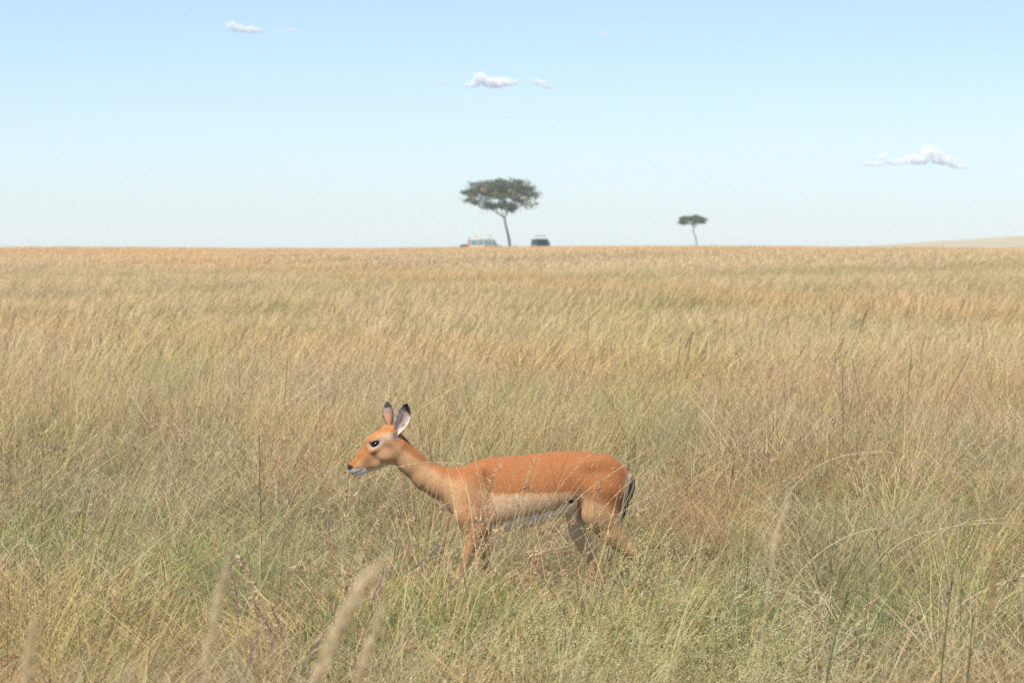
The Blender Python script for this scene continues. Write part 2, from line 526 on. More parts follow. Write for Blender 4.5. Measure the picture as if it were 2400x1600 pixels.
def library(cname, meshes):
    c = bpy.data.collections.new(cname)
    for i, me in enumerate(meshes):
        c.objects.link(bpy.data.objects.new('%s_%02d' % (cname, i), me))
    return c

def scatter_object(name, lib, P, rz, tilt, sc, label, cat='grass', var=.15):
    n = len(P)
    me = bpy.data.meshes.new(name)
    me.vertices.add(n)
    me.vertices.foreach_set('co', np.asarray(P, np.float32).ravel())
    a = me.attributes.new('rot', 'FLOAT_VECTOR', 'POINT')
    a.data.foreach_set('vector', np.stack([tilt[:, 0], tilt[:, 1], rz], 1).astype(np.float32).ravel())
    a = me.attributes.new('sc', 'FLOAT_VECTOR', 'POINT')
    a.data.foreach_set('vector', np.asarray(sc, np.float32).ravel())
    a = me.attributes.new('idx', 'INT', 'POINT')
    a.data.foreach_set('value', rng.integers(0, len(lib.objects), n).astype(np.int32))
    a = me.attributes.new('tint', 'FLOAT_VECTOR', 'POINT')
    a.data.foreach_set('vector', tints(P, var).astype(np.float32).ravel())
    o = bpy.data.objects.new(name, me)
    link(o)
    ng = bpy.data.node_groups.new(name + '_scatter', 'GeometryNodeTree')
    ng.interface.new_socket('Geometry', in_out='INPUT', socket_type='NodeSocketGeometry')
    ng.interface.new_socket('Geometry', in_out='OUTPUT', socket_type='NodeSocketGeometry')
    N = ng.nodes.new; L = ng.links.new
    gi, go = N('NodeGroupInput'), N('NodeGroupOutput')
    ci = N('GeometryNodeCollectionInfo')
    ci.inputs['Collection'].default_value = lib
    ci.inputs['Separate Children'].default_value = True
    ci.inputs['Reset Children'].default_value = True
    ip = N('GeometryNodeInstanceOnPoints')
    ip.inputs['Pick Instance'].default_value = True
    def attr(nm, ty):
        x = N('GeometryNodeInputNamedAttribute'); x.data_type = ty
        x.inputs['Name'].default_value = nm
        return x.outputs['Attribute']
    L(gi.outputs[0], ip.inputs['Points'])
    L(ci.outputs[0], ip.inputs['Instance'])
    L(attr('idx', 'INT'), ip.inputs['Instance Index'])
    e2r = N('FunctionNodeEulerToRotation')
    L(attr('rot', 'FLOAT_VECTOR'), e2r.inputs[0])
    L(e2r.outputs[0], ip.inputs['Rotation'])
    L(attr('sc', 'FLOAT_VECTOR'), ip.inputs['Scale'])
    L(ip.outputs[0], go.inputs[0])
    md = o.modifiers.new('scatter', 'NODES')
    md.node_group = ng
    tag(o, label, cat, kind='stuff')
    return o

# smooth value noise in the ground plane, for clumpy densities
_nz = np.random.default_rng(3).random((64, 64))
def vnoise(x, y, s):
    x = np.asarray(x) / s + 100.3; y = np.asarray(y) / s + 57.7
    i, j = np.floor(x).astype(int), np.floor(y).astype(int)
    fx, fy = x - i, y - j
    fx = fx * fx * (3 - 2 * fx); fy = fy * fy * (3 - 2 * fy)
    g = lambda a, b: _nz[a % 64, b % 64]
    return (g(i, j) * (1-fx) + g(i+1, j) * fx) * (1-fy) + (g(i, j+1) * (1-fx) + g(i+1, j+1) * fx) * fy

def tints(P, var=.15):
    """patches of greener, pinker, greyer and darker hay over the plain"""
    x, y = P[:, 0], P[:, 1]
    s = np.clip(y / 30.0, .6, 9)
    T = np.ones((len(P), 3)) * rng.uniform(1 - var, 1 + var, (len(P), 1))
    def mul(w, c):
        nonlocal T
        T = T * (1 + np.clip(w, 0, 1)[:, None] * (np.array(c) - 1))
    mul(.42 * sstep(.5, .8, .6 * vnoise(x + 3, y * .5, 1.3 * s) + .4 * vnoise(x, y, .4 * s)), (.78, .90, .66))
    mul(.9 * sstep(.45, .75, vnoise(x - 20, y * .5, 2.6 * s)), (1.04, .96, .90))
    mul(.8 * sstep(.5, .8, vnoise(x + 50, y * .6, .8 * s)), (.84, .86, .84))
    mul(sstep(120, 330, y) * .9, (1.10, 1.03, .95))
    nr = sstep(30, 16, y)
    mul(nr * .9 * sstep(.58, .82, vnoise(x + 71, y * .45, .42)), (1.0, .80, .68))
    mul(nr * .8 * sstep(.60, .85, vnoise(x + 17, y * .45, .36)), (.72, .86, .66))
    mul(nr * .7 * sstep(.55, .85, vnoise(x + 91, y * .45, .5)), (.90, .98, 1.12))
    mul(nr, (.93, .95, .94))
    T = T * np.array([1.03, .995, .985])
    return T

def sample(d0, d1, dens, dmax, margin=2.2):
    """random points between two distances, kept with probability dens(x, y) / dmax"""
    wmax = d1 * .175 + margin
    n = int((d1 - d0) * 2 * wmax * dmax)
    y = rng.uniform(d0, d1, n); x = rng.uniform(-wmax, wmax, n)
    k = (np.abs(x) < y * .175 + margin) & (rng.random(n) * dmax < dens(x, y))
    x, y = x[k], y[k]
    return np.stack([x, y, ground_z(x, y)], 1)

def place(name, lib, P, rzs, tl, s0, s1, label, hz=None, var=.15, quarter=False):
    n = len(P)
    s = rng.uniform(s0, s1, n)
    sc = np.stack([s, s, s * (hz if hz is not None else 1.0)], 1)
    rz = rng.uniform(-rzs, rzs, n)
    if quarter: rz = rng.integers(0, 4, n) * math.pi / 2
    return scatter_object(name, lib, P, rz, rng.normal(0, tl, (n, 2)) if tl else np.zeros((n, 2)), sc, label, 'grass', var)

def grid(d0, d1, step, margin, jit=0.0):
    """points of a square grid over the visible wedge of the plain"""
    P = []
    for i, y in enumerate(np.arange(d0, d1, step)):
        w = y * .175 + margin
        k = int(w // step) + 1
        x = (np.arange(-k, k + 1) + (i * .37) % 1) * step
        P.append(np.stack([x, np.full_like(x, y), 0 * x], 1))
    P = np.concatenate(P)
    P[:, :2] += rng.uniform(-jit, jit, (len(P), 2))
    P[:, 2] = ground_z(P[:, 0], P[:, 1])
    return P

ax0, ax1 = (1045 - 1200) / FPX * DI, (1490 - 1200) / FPX * DI
def off_animal(P, pad=.22):
    k = (P[:, 0] > ax0 - .1) & (P[:, 0] < ax1 + .1) & (np.abs(P[:, 1] - DI) < pad)
    return P[~k]

def build_grass():
    # how tall and dense the hay stands: matted and low round the animal, high behind it
    tall = lambda x, y: .05 + .95 * sstep(17.5, 24, y + 1.5 * (vnoise(x, y, 1.7) - .5) * 4)
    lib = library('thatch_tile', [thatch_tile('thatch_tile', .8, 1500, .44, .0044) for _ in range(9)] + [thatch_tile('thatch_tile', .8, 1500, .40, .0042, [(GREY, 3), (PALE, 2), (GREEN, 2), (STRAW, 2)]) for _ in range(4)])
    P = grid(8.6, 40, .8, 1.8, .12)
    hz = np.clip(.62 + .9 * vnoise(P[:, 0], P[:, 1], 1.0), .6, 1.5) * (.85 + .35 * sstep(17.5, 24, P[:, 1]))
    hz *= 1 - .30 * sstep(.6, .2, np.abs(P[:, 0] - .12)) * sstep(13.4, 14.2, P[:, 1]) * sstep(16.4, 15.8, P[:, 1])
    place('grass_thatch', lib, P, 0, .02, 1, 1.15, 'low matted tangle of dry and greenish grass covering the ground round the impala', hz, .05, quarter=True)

    lib = library('tuft_piece', [tuft('tuft_piece') for _ in range(7)] + [tuft('tuft_piece', 40, .08, .4, .75, .0042, [(GREEN, 3), (STRAW, 2), (PALE, .6)]) for _ in range(3)] + [tuft('tuft_piece', 46, .12, .5, .9, .0032, [(PINK, 1.5), (STRAW, 3), (PALE, 1.5)], seed=150) for _ in range(4)])
    dens = lambda x, y: (.5 + 10 * tall(x, y)) * (.35 + 1.1 * vnoise(x, y, .9)) * sstep(52, 36, y)
    P = off_animal(sample(9.3, 52, dens, 16), .3)
    hz = np.clip(.65 + .6 * vnoise(P[:, 0] + 9, P[:, 1], 1.6), .6, 1.2)
    place('grass_tufts', lib, P, .5, .10, .8, 1.2, 'upright straw coloured grass tufts standing behind the impala', hz)

    lib = library('plume_piece', [panicle('plume_piece') for _ in range(6)] + [panicle('plume_piece', 5, .6, 1.0, 120, [(PALE, 1), (STRAW, 1)], (.0, .3), .016, .0028, .5, .6) for _ in range(4)] + [panicle('plume_piece', 9, .5, .95, 0, None, (-.05, .3), w=.0034) for _ in range(4)])
    dens = lambda x, y: (1.0 + 3.0 * tall(x, y)) * (.2 + 1.4 * vnoise(x + 5, y, 1.1)) * sstep(50, 36, y)
    P = off_animal(sample(10.5, 50, dens, 7), .3)
    place('grass_plumes', lib, P, .45, .10, .75, 1.1, 'slender arching grass stems with feathery straw heads leaning downwind')

    lib = library('awned_piece', [themeda('awned_piece') for _ in range(8)])
    dens = lambda x, y: 3.2 * sstep(.45, .75, vnoise(x + 31, y + 3, .9)) * sstep(50, 28, y)
    P = off_animal(sample(9.6, 50, dens, 3.5), .3)
    place('awned_grass', lib, P, .8, .12, .75, 1.1, 'rust pink awned seed clusters on thin stems among the dry grass')

    lib = library('fresh_piece', [tuft('fresh_piece', 70, .16, .2, .5, .0045, [(np.array([(.22,.36,.08),(.28,.40,.10),(.20,.32,.09)]), 4), (GREEN, 1.5), (STRAW, .8)], (.0, .3), 0) for _ in range(4)])
    spots = [(-.44, 13.2, .17, .3, 34), (-.15, 13.3, .15, .3, 7), (.45, 13.2, .25, .3, 12), (1.2, 13.3, .2, .2, 4), (-.75, 13.5, .12, .2, 5), (-2.35, 17.5, .6, 1.2, 6), (2.4, 19.5, .7, 1.6, 26), (2.7, 22, .5, 2, 16), (-.35, 14.2, .3, .5, 3), (1.6, 21, 1.2, 2.5, 8)]
    P = np.concatenate([np.stack([rng.normal(a, s, k), rng.normal(b, t, k), np.zeros(k)], 1) for a, b, s, t, k in spots])
    P[:, 2] = ground_z(P[:, 0], P[:, 1])
    place('fresh_grass', lib, off_animal(P), .7, .1, .7, 1.15, 'patches of fresh green grass showing between the dry stems')

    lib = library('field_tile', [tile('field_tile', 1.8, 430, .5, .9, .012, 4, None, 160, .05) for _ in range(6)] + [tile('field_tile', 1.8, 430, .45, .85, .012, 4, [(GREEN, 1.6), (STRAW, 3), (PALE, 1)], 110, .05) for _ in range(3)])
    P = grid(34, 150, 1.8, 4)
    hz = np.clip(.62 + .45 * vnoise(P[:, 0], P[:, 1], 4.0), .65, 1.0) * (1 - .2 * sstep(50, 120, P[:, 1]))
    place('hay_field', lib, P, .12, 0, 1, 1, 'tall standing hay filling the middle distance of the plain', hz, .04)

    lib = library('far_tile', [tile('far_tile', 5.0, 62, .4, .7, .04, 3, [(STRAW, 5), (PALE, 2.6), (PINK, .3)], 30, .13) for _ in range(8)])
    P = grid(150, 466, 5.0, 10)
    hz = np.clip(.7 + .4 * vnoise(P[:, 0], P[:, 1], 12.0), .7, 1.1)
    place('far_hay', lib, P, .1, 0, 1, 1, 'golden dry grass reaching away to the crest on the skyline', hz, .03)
build_grass()

# ------------------------------------------------------------------ implicit modelling
class SDF:
    def __init__(s, lo, hi, h):
        s.lo, s.h = np.array(lo, float), h
        s.n = np.ceil((np.array(hi) - s.lo) / h).astype(int) + 1
        s.F = np.full(s.n, 0.3, np.float32)
        s.ax = [(s.lo[i] + h * np.arange(s.n[i])).astype(np.float32) for i in range(3)]
    def blend(s, lo, hi, fn, k):
        lo = np.array(lo) - 2.5 * k - .02; hi = np.array(hi) + 2.5 * k + .02
        a = np.clip(np.floor((lo - s.lo) / s.h).astype(int), 0, s.n); b = np.clip(np.ceil((hi - s.lo) / s.h).astype(int) + 1, 0, s.n)
        sl = tuple(slice(a[i], b[i]) for i in range(3))
        X = s.ax[0][sl[0]][:, None, None]; Y = s.ax[1][sl[1]][None, :, None]; Z = s.ax[2][sl[2]][None, None, :]
        d = fn(X, Y, Z)
        f = s.F[sl]
        hh = np.clip(.5 + .5 * (f - d) / k, 0, 1)
        s.F[sl] = f * (1 - hh) + d * hh - k * hh * (1 - hh)
    def ellipsoid(s, c, r, k=.02, rot=0.0):
        c = np.array(c, float); r = np.array(r, float)
        ca, sa = math.cos(rot), math.sin(rot)
        def fn(X, Y, Z):
            x, z = X - c[0], Z - c[2]
            u, w = ca * x + sa * z, -sa * x + ca * z
            q = np.sqrt((u / r[0])**2 + ((Y - c[1]) / r[1])**2 + (w / r[2])**2)
            return ((q - 1) * r.min()).astype(np.float32)
        m = r.max()
        s.blend(c - m, c + m, fn, k)
    def cone(s, a, b, ra, rb, k=.02, ys=1.0):
        """round cone; ys < 1 squeezes it sideways"""
        a = np.array(a, float); b = np.array(b, float)
        a2, b2 = a.copy(), b.copy()
        def fn(X, Y, Z):
            d = b2 - a2
            L2 = d @ d
            # measure sideways distance from the interpolated centre line, stretched
            t = np.clip(((X - a2[0]) * d[0] + (Y - a2[1]) * d[1] + (Z - a2[2]) * d[2]) / L2, 0, 1)
            dx = X - (a2[0] + t * d[0]); dy = (Y - (a2[1] + t * d[1])) / ys; dz = Z - (a2[2] + t * d[2])
            return ((np.sqrt(dx*dx + dy*dy + dz*dz) - (ra + (rb - ra) * t)) * min(1, .5 + .5 * ys)).astype(np.float32)
        m = max(ra, rb)
        s.blend(np.minimum(a, b) - m, np.maximum(a, b) + m, fn, k)
    def surface(s):
        F, n = s.F, s.n
        ins = F < 0
        c = [(i, j, k) for i in (0, 1) for j in (0, 1) for k in (0, 1)]
        sub = lambda A, o: A[o[0]:n[0]-1+o[0], o[1]:n[1]-1+o[1], o[2]:n[2]-1+o[2]]
        cnt = sum(sub(ins, o).astype(np.int8) for o in c)
        I, J, K = np.nonzero((cnt > 0) & (cnt < 8))
        idx = np.full(tuple(n - 1), -1, np.int64)
        idx[I, J, K] = np.arange(len(I))
        acc = np.zeros((len(I), 3)); num = np.zeros(len(I))
        for p in c:
            for q in c:
                if sum(q) - sum(p) == 1 and all(q[i] >= p[i] for i in range(3)):
                    fa = F[I+p[0], J+p[1], K+p[2]]; fb = F[I+q[0], J+q[1], K+q[2]]
                    x = (fa < 0) != (fb < 0)
                    t = np.where(x, fa / np.where(fa == fb, 1, fa - fb), 0)
                    pos = np.array(p)[None, :] + t[:, None] * (np.array(q) - np.array(p))[None, :]
                    acc += pos * x[:, None]; num += x
        V = s.lo + s.h * (np.stack([I, J, K], 1) + acc / num[:, None])
        Fs = []
        for axis in range(3):
            u, w = [(1, 2), (2, 0), (0, 1)][axis]
            sl0 = [slice(None)] * 3; sl1 = [slice(None)] * 3
            sl0[axis] = slice(0, n[axis]-1); sl1[axis] = slice(1, n[axis])
            A, B = ins[tuple(sl0)], ins[tuple(sl1)]
            E = np.argwhere(A != B)
            E = E[(E[:, u] > 0) & (E[:, w] > 0) & (E[:, u] < n[u]-1) & (E[:, w] < n[w]-1)]
            flip = A[E[:, 0], E[:, 1], E[:, 2]]
            def cell(du, dw):
                e = E.copy(); e[:, u] += du; e[:, w] += dw
                return idx[e[:, 0], e[:, 1], e[:, 2]]
            q = np.stack([cell(-1, -1), cell(0, -1), cell(0, 0), cell(-1, 0)], 1)
            q[~flip] = q[~flip][:, ::-1]
            Fs.append(q)
        return V, np.concatenate(Fs)

def relax(V, F, it=3, lam=.5):
    E = np.concatenate([F[:, [0, 1]], F[:, [1, 2]], F[:, [2, 3]], F[:, [3, 0]]])
    for m in range(it * 2):
        l = lam if m % 2 == 0 else -lam * 1.04
        S = np.zeros_like(V); N = np.zeros(len(V))
        np.add.at(S, E[:, 0], V[E[:, 1]]); np.add.at(N, E[:, 0], 1)
        np.add.at(S, E[:, 1], V[E[:, 0]]); np.add.at(N, E[:, 1], 1)
        V = V + l * (S / N[:, None] - V)
    return V

def normals(V, F):
    n = np.cross(V[F[:, 2]] - V[F[:, 0]], V[F[:, 3]] - V[F[:, 1]])
    N = np.zeros_like(V)
    for i in range(4): np.add.at(N, F[:, i], n)
    return N / (np.linalg.norm(N, axis=1)[:, None] + 1e-9)

# ------------------------------------------------------------------ impala
IX, GY, PPM = 1270.0, 1433.0, FPX / DI
def L3(px, py, y=0.0): return np.array([(px - IX) / PPM, y, (GY - py) / PPM])
def m(v): return v / PPM

def build_impala():
    base = at(IX, GY, DI)
    root = empty('impala', (base[0], DI, base[2]))
    tag(root, 'reddish brown female impala walking through long dry grass', 'impala')
    S = SDF((-1.02, -.24, -.03), (.55, .24, 1.08), .0045)
    # trunk
    prof = np.array([
        (1044,1112,1182,.050),(1060,1099,1203,.072),(1090,1089,1230,.094),(1115,1078,1246,.108),(1140,1070,1251,.118),
        (1180,1067,1246,.130),(1225,1064,1238,.137),(1272,1058,1227,.138),(1316,1055,1209,.132),(1350,1054,1193,.124),
        (1382,1056,1186,.118),(1413,1065,1184,.108),(1445,1079,1182,.092),(1467,1092,1174,.070),(1481,1108,1158,.040)], float)
    xs = (prof[:, 0] - IX) / PPM
    def trunk(X, Y, Z):
        xc = np.clip(X, xs[0], xs[-1])
        top = np.interp(xc, xs, (GY - prof[:, 1]) / PPM); bot = np.interp(xc, xs, (GY - prof[:, 2]) / PPM)
        w = np.interp(xc, xs, prof[:, 3])
        cz, hz = (top + bot) / 2, (top - bot) / 2
        q = (Z - cz) / hz
        ww = w * (1 - .20 * q - .05 * q * q)
        f = (np.sqrt(q * q + (Y / ww)**2) - 1) * np.minimum(hz, w)
        return (f + np.abs(X - xc) * 2.6).astype(np.float32)
    S.blend((xs[0], -.15, .35), (xs[-1], .15, .85), trunk, .012)
    # neck
    nk = [(930,1050,31,.72),(965,1083,29,.70),(999,1115,31.5,.72),(1033,1130,37,.78),(1078,1148,54,.85)]
    for a, b in zip(nk[:-1], nk[1:]):
        S.cone(L3(*a[:2]), L3(*b[:2]), m(a[2]), m(b[2]), .022, a[3])
    # head
    S.cone(L3(912,1028), L3(926,1046), m(34), m(31), .012, .80)
    S.cone(L3(908,1030), L3(884,1044), m(35), m(31), .012, .72)
    S.cone(L3(904,1050), L3(926,1056), m(31), m(28), .016, .66)
    S.cone(L3(884,1050), L3(860,1072), m(29), m(24.5), .012, .62)
    S.cone(L3(860,1072), L3(838,1089), m(24.5), m(18), .010, .66)
    S.cone(L3(838,1089), L3(829,1095), m(18), m(14.5), .008, .80)
    S.cone(L3(821,1091), L3(828,1094), m(8), m(11), .006, .95)
    S.cone(L3(850,1100), L3(830,1106), m(8.5), m(7.5), .008, .9)      # chin
    S.cone(L3(846,1098), L3(880,1084), m(9.5), m(12.5), .022, .75)     # lower jaw
    S.cone(L3(880,1084), L3(910,1071), m(12.5), m(15), .022, .95)
    for sy in (-1, 1):
        S.ellipsoid(L3(880,1026, sy*.040), (m(17), .016, m(8)), .010, .35)       # brow
        S.ellipsoid(L3(882,1049, sy*.036), (m(16), .016, m(8)), .010, .5)        # below the eye
        S.ellipsoid(L3(906,1062, sy*.032), (m(20), .020, m(17)), .014)           # cheek
        S.ellipsoid(L3(825,1094, sy*.016), (m(8), .008, m(6)), .005)             # nostril wing
        S.ellipsoid(L3(921,1010, sy*.038), (m(10), .018, m(13)), .012)           # ear root
    # shoulders and thighs
    for sy in (-1, 1):
        S.ellipsoid(L3(1108,1158, sy*.078), (m(38), .044, m(72)), .022, -.35)
        S.ellipsoid(L3(1098,1205, sy*.078), (m(24), .034, m(34)), .025)
        S.ellipsoid(L3(1412,1128, sy*.072), (m(58), .054, m(66)), .022, .25)
        S.ellipsoid(L3(1386,1086, sy*.085), (m(22), .024, m(14)), .030)          # hip
        S.ellipsoid(L3(1452,1165, sy*.058), (m(20), .036, m(48)), .025)          # buttock
    ear_skip = None
    # legs: (px, py, radius px, y)
    legs = [
        [(1102,1205,30,-.080),(1116,1238,21,-.078),(1098,1290,14.5,-.074),(1080,1338,11.0,-.072),(1076,1350,10.5,-.072),(1076,1398,7.2,-.072),(1073,1406,8.6,-.072),(1064,1420,7.5,-.072)],
        [(1108,1205,30,.080),(1134,1238,20,.078),(1141,1290,14,.074),(1144,1338,10.8,.072),(1146,1350,10.3,.072),(1156,1396,7.2,.072),(1157,1404,8.6,.072),(1150,1420,7.5,.072)],
        [(1412,1150,52,-.074),(1408,1198,43,-.080),(1434,1246,29,-.078),(1468,1280,17,-.074),(1490,1300,12.5,-.072),(1493,1316,11.0,-.072),(1490,1394,8.0,-.072),(1489,1403,9.0,-.072),(1481,1420,8.0,-.072)],
        [(1395,1150,48,.074),(1362,1198,37,.080),(1360,1246,26,.078),(1372,1284,16,.074),(1384,1304,12.5,.072),(1388,1318,11.0,.072),(1392,1394,8.0,.072),(1391,1403,9.0,.072),(1383,1420,8.0,.072)],
    ]
    for lg in legs:
        for i, (a, b) in enumerate(zip(lg[:-1], lg[1:])):
            S.cone(L3(a[0], a[1], a[3]), L3(b[0], b[1], b[3]), m(a[2]), m(b[2]), .022 if i < 2 else .007, .72 if i < 3 else .85)
        e = lg[-1]
        S.cone(L3(e[0], e[1], e[3]), L3(e[0]-5, e[1]+7, e[3]), m(8.5), m(7.5), .004, 1.0)     # hoof
    V, F = S.surface()
    V = relax(V, F, 3)
    N = normals(V, F)
    qx = V[:, 0] * PPM + IX; qy = GY - V[:, 2] * PPM
    rib = np.sin((qx - (qy - 1150) * .25) * .30) * sstep(1165, 1190, qx) * sstep(1315, 1280, qx) * sstep(1100, 1125, qy) * sstep(1225, 1200, qy)
    fold = np.exp(-((qx - 1345 - (qy - 1150) * .35) / 9.0) ** 2) * sstep(1100, 1130, qy) * sstep(1200, 1180, qy)
    V = V + N * (.0016 * rib - .007 * fold)[:, None]
    N = normals(V, F)

    PX = V[:, 0] * PPM + IX; PY = GY - V[:, 2] * PPM; AY = np.abs(V[:, 1])
    rr = np.random.default_rng(8)
    jx = np.sin(PX * .55 + V[:, 1] * 60) * 1.2 + np.sin(PX * .21 + V[:, 1] * 33) * 1.6
    srgb = lambda *c: np.array([((v/255+.055)/1.055)**2.4 for v in c])
    RED, FAWN, WHITE, ORANGE, BLACK = srgb(148,94,54), srgb(176,136,97), srgb(232,228,222), srgb(160,100,50), np.array((.016,.014,.013))
    LIGHT = srgb(186,158,126)
    C = np.tile(FAWN, (len(V), 1))
    def put(mask, col):
        nonlocal C
        mask = np.clip(mask, 0, 1)[:, None]
        C = C * (1 - mask) + np.asarray(col) * mask
    # saddle: its lower edge is crisp along the flank, soft at shoulder and thigh
    lx = [930, 985, 1040, 1090, 1130, 1165, 1345, 1375, 1410, 1440, 1470, 1500]
    ly = [1040, 1078, 1112, 1128, 1140, 1151, 1146, 1158, 1172, 1190, 1206, 1215]
    edge = np.interp(PX, lx, ly) + jx * .7
    soft = np.interp(PX, [930, 1040, 1110, 1165, 1200, 1340, 1370, 1420], [14, 26, 40, 12, 4, 4, 26, 40])
    body = PX > 940
    put(np.where(body, sstep(0, 1, (edge - PY) / soft + .5), 0), RED)
    # fawn flank a little paler, shoulder and neck warm
    put(np.where((PX > 1150) & (PX < 1350), sstep(edge + 2, edge + 10, PY) * .75, 0), LIGHT)
    put(np.where((PX > 1060) & (PX < 1150) & (PY > 1110), .45, 0) * sstep(1060, 1090, PX) * sstep(1150, 1125, PX), srgb(164,116,76))
    # white belly, inside of legs, throat and rump
    bel = np.interp(PX, [1060, 1100, 1160, 1210, 1272, 1316, 1338, 1352, 1400], [1228, 1240, 1226, 1209, 1196, 1182, 1166, 1166, 1215])
    put(np.where((PX > 1140) & (PX < 1352), sstep(bel - 3, bel + 5, PY + jx) * sstep(.140, .125, AY) * sstep(1140, 1165, PX), 0) * (PY < 1262), WHITE)
    put(sstep(-.1, .6, -N[:, 1] * np.sign(V[:, 1])) * sstep(1200, 1225, PY) * sstep(1330, 1270, PY) * .9, srgb(204,186,158))  # pale inner legs, colour lightened further to offset the shade under the body
    put(np.where((PX > 1325) & (PX < 1362), sstep(9, 3, np.abs(PX - (1343 + (PY - 1175) * .25))) * sstep(1158, 1168, PY) * sstep(1215, 1195, PY), 0), WHITE)
    put(sstep(8, 3, np.hypot((PX - 1337) * .62, (PY - 1169) * 1.05) ), BLACK)
    put(sstep(1452, 1472, PX + (PY - 1150) * .18) * sstep(1100, 1116, PY) * sstep(1228, 1200, PY), srgb(196,172,142))
    put(sstep(.05, .02, AY) * sstep(1440, 1455, PX) * sstep(1104, 1118, PY) * sstep(1235, 1215, PY), srgb(188,170,146))
    ln = np.interp(PY, [1112, 1135, 1165, 1215], [1484, 1478, 1471, 1462])
    put(sstep(5.5, 2.5, np.abs(PX - ln + 1)) * sstep(1110, 1118, PY) * sstep(1218, 1208, PY) * sstep(.012, .022, AY), BLACK)
    # gland tufts above the hind fetlocks, hooves, knees
    put(sstep(13, 8, np.abs(PY - 1366)) * (PX > 1360) * sstep(0, 6, PX - np.interp(PY, [1340, 1400], [1386, 1391]) - np.where(PX > 1440, 101, 0)), BLACK)
    put(sstep(1414, 1417, PY), BLACK * 1.5)
    # face
    head = PX < 945
    put(np.where(head, sstep(0, 10, 1044 - PY + (PX - 935) * .78), 0), srgb(170,116,70))   # crown and forehead
    br = np.interp(PX, [815, 831, 848, 860, 870, 885, 905, 925], [1087, 1070, 1051, 1038, 1018, 1002, 992, 994])  # profile line
    dbr = PY - br
    put(np.where(PX < 880, sstep(24, 12, dbr) * sstep(.034, .022, AY * sstep(0, 30, dbr + 8)), 0), ORANGE)
    put(np.where(PX < 880, sstep(20, 9, dbr), 0) * .9, ORANGE)
    put(np.where((PX < 925) & (PX >= 862), sstep(20, 8, dbr), 0), srgb(168,106,58))
    put(sstep(20, 9, np.hypot((PX - 866) / 1.3, (PY - 1068))) * .75, srgb(156,102,58))        # dark wash below the eye
    put(sstep(26, 10, np.hypot((PX - 905) / 1.2, (PY - 1050) / .8)) * .35, srgb(156,110,72))
    put(sstep(36, 12, np.hypot((PX - 897) / 1.15, (PY - 1072))) * .55, srgb(190,152,112))       # pale cheek
    ex, ey = 880, 1036
    ca, sa = math.cos(.42), math.sin(.42)
    U = (PX - ex) * ca - (PY - ey) * sa; W = (PX - ex) * sa + (PY - ey) * ca
    put(sstep(1.35, .85, np.hypot(U / 19, (W + .5) / 9.5)) * .45, srgb(196,186,170))            # pale eye ring
    put(sstep(1.25, .9, np.hypot((U + 1) / 11, W / 5.4)), BLACK * 2)                         # lid line
    put(sstep(12, 4, np.hypot((PX - 912) / 1.7, (PY - 1018) / 1.1)) * .55, srgb(190,172,152))   # pale band to the ear
    put(sstep(11, 5, np.hypot((PX - 927), (PY - 1020))) * .8, srgb(128,122,120))               # grey below ear
    put(sstep(10, 4, np.hypot((PX - 886) / 1.3, (PY - 1001) / .8)) * sstep(.02, .008, AY - .006) * .9, srgb(60,48,52))  # dark spot on forehead
    jaw = np.interp(PX, [820, 850, 870, 900, 930], [1096, 1095, 1094, 1082, 1080])
    put(np.where(head, sstep(-2, 7, PY - jaw), 0) * sstep(935, 915, PX) * .95, srgb(214,200,182))
    put(np.where(PX < 858, sstep(1094, 1099, PY - (845 - PX) * .12), 0), srgb(224,220,216))
    mx_ = (PY - np.interp(PX, [825, 849], [1108, 1098]))
    put(np.where((PX > 820) & (PX < 851), sstep(1.8, .5, np.abs(mx_)), 0), srgb(84,80,92))      # lips
    put(np.where(PX < 829, sstep(8.0, 5.5, np.hypot((PX - 818.5), (PY - 1092.5))), 0), BLACK)   # nose pad
    put(sstep(3.5, 1.8, np.hypot((PX - 825) / 1.2, (PY - 1092))), BLACK)
    C = np.clip(C * (1 + rr.normal(0, .035, (len(V), 1))), 0, 1)
    body_o = obj('body', V, F, M_coat, root, C, True)

    # short coat: one thin sliver per hair, lying back along the body
    nf = len(F); nh = 60000
    area = np.linalg.norm(np.cross(V[F[:, 2]] - V[F[:, 0]], V[F[:, 3]] - V[F[:, 1]]), axis=1)
    fi = rr.choice(nf, nh, p=area / area.sum())
    bw = rr.dirichlet((1, 1, 1, 1), nh)
    P = (V[F[fi]] * bw[..., None]).sum(1); n_ = (N[F[fi]] * bw[..., None]).sum(1); c_ = C[F[fi][:, 0]]
    px_ = P[:, 0] * PPM + IX; py_ = GY - P[:, 2] * PPM
    d = np.tile(np.array([.9, 0, -.42]), (nh, 1))
    hd = sstep(960, 900, px_)[:, None]
    d = d * (1 - hd) + np.array([.75, 0, .45]) * hd
    lg = sstep(1230, 1270, py_)[:, None]
    d = d * (1 - lg) + np.array([.15, 0, -1.0]) * lg
    d -= n_ * (d * n_).sum(1)[:, None]
    d /= np.linalg.norm(d, axis=1)[:, None] + 1e-6
    lift = rr.uniform(.06, .25, nh)[:, None]
    d = d + n_ * lift + rr.normal(0, .12, (nh, 3))
    ln_ = rr.uniform(.006, .013, nh)[:, None] * np.where((px_ < 945), .55, 1.0)[:, None]
    s = np.cross(d, n_); s /= np.linalg.norm(s, axis=1)[:, None] + 1e-6
    wd = .0008
    P0 = P - n_ * .001
    VV = np.stack([P0 - s * wd, P0 + s * wd, P0 + d * ln_], 1).reshape(-1, 3)
    FF = np.arange(nh)[:, None] * 3 + np.array([[0, 1, 2]])
    keep_eye = np.hypot((px_ - ex) / 14, (py_ - ey) / 9) > 1
    FF = FF[keep_eye]
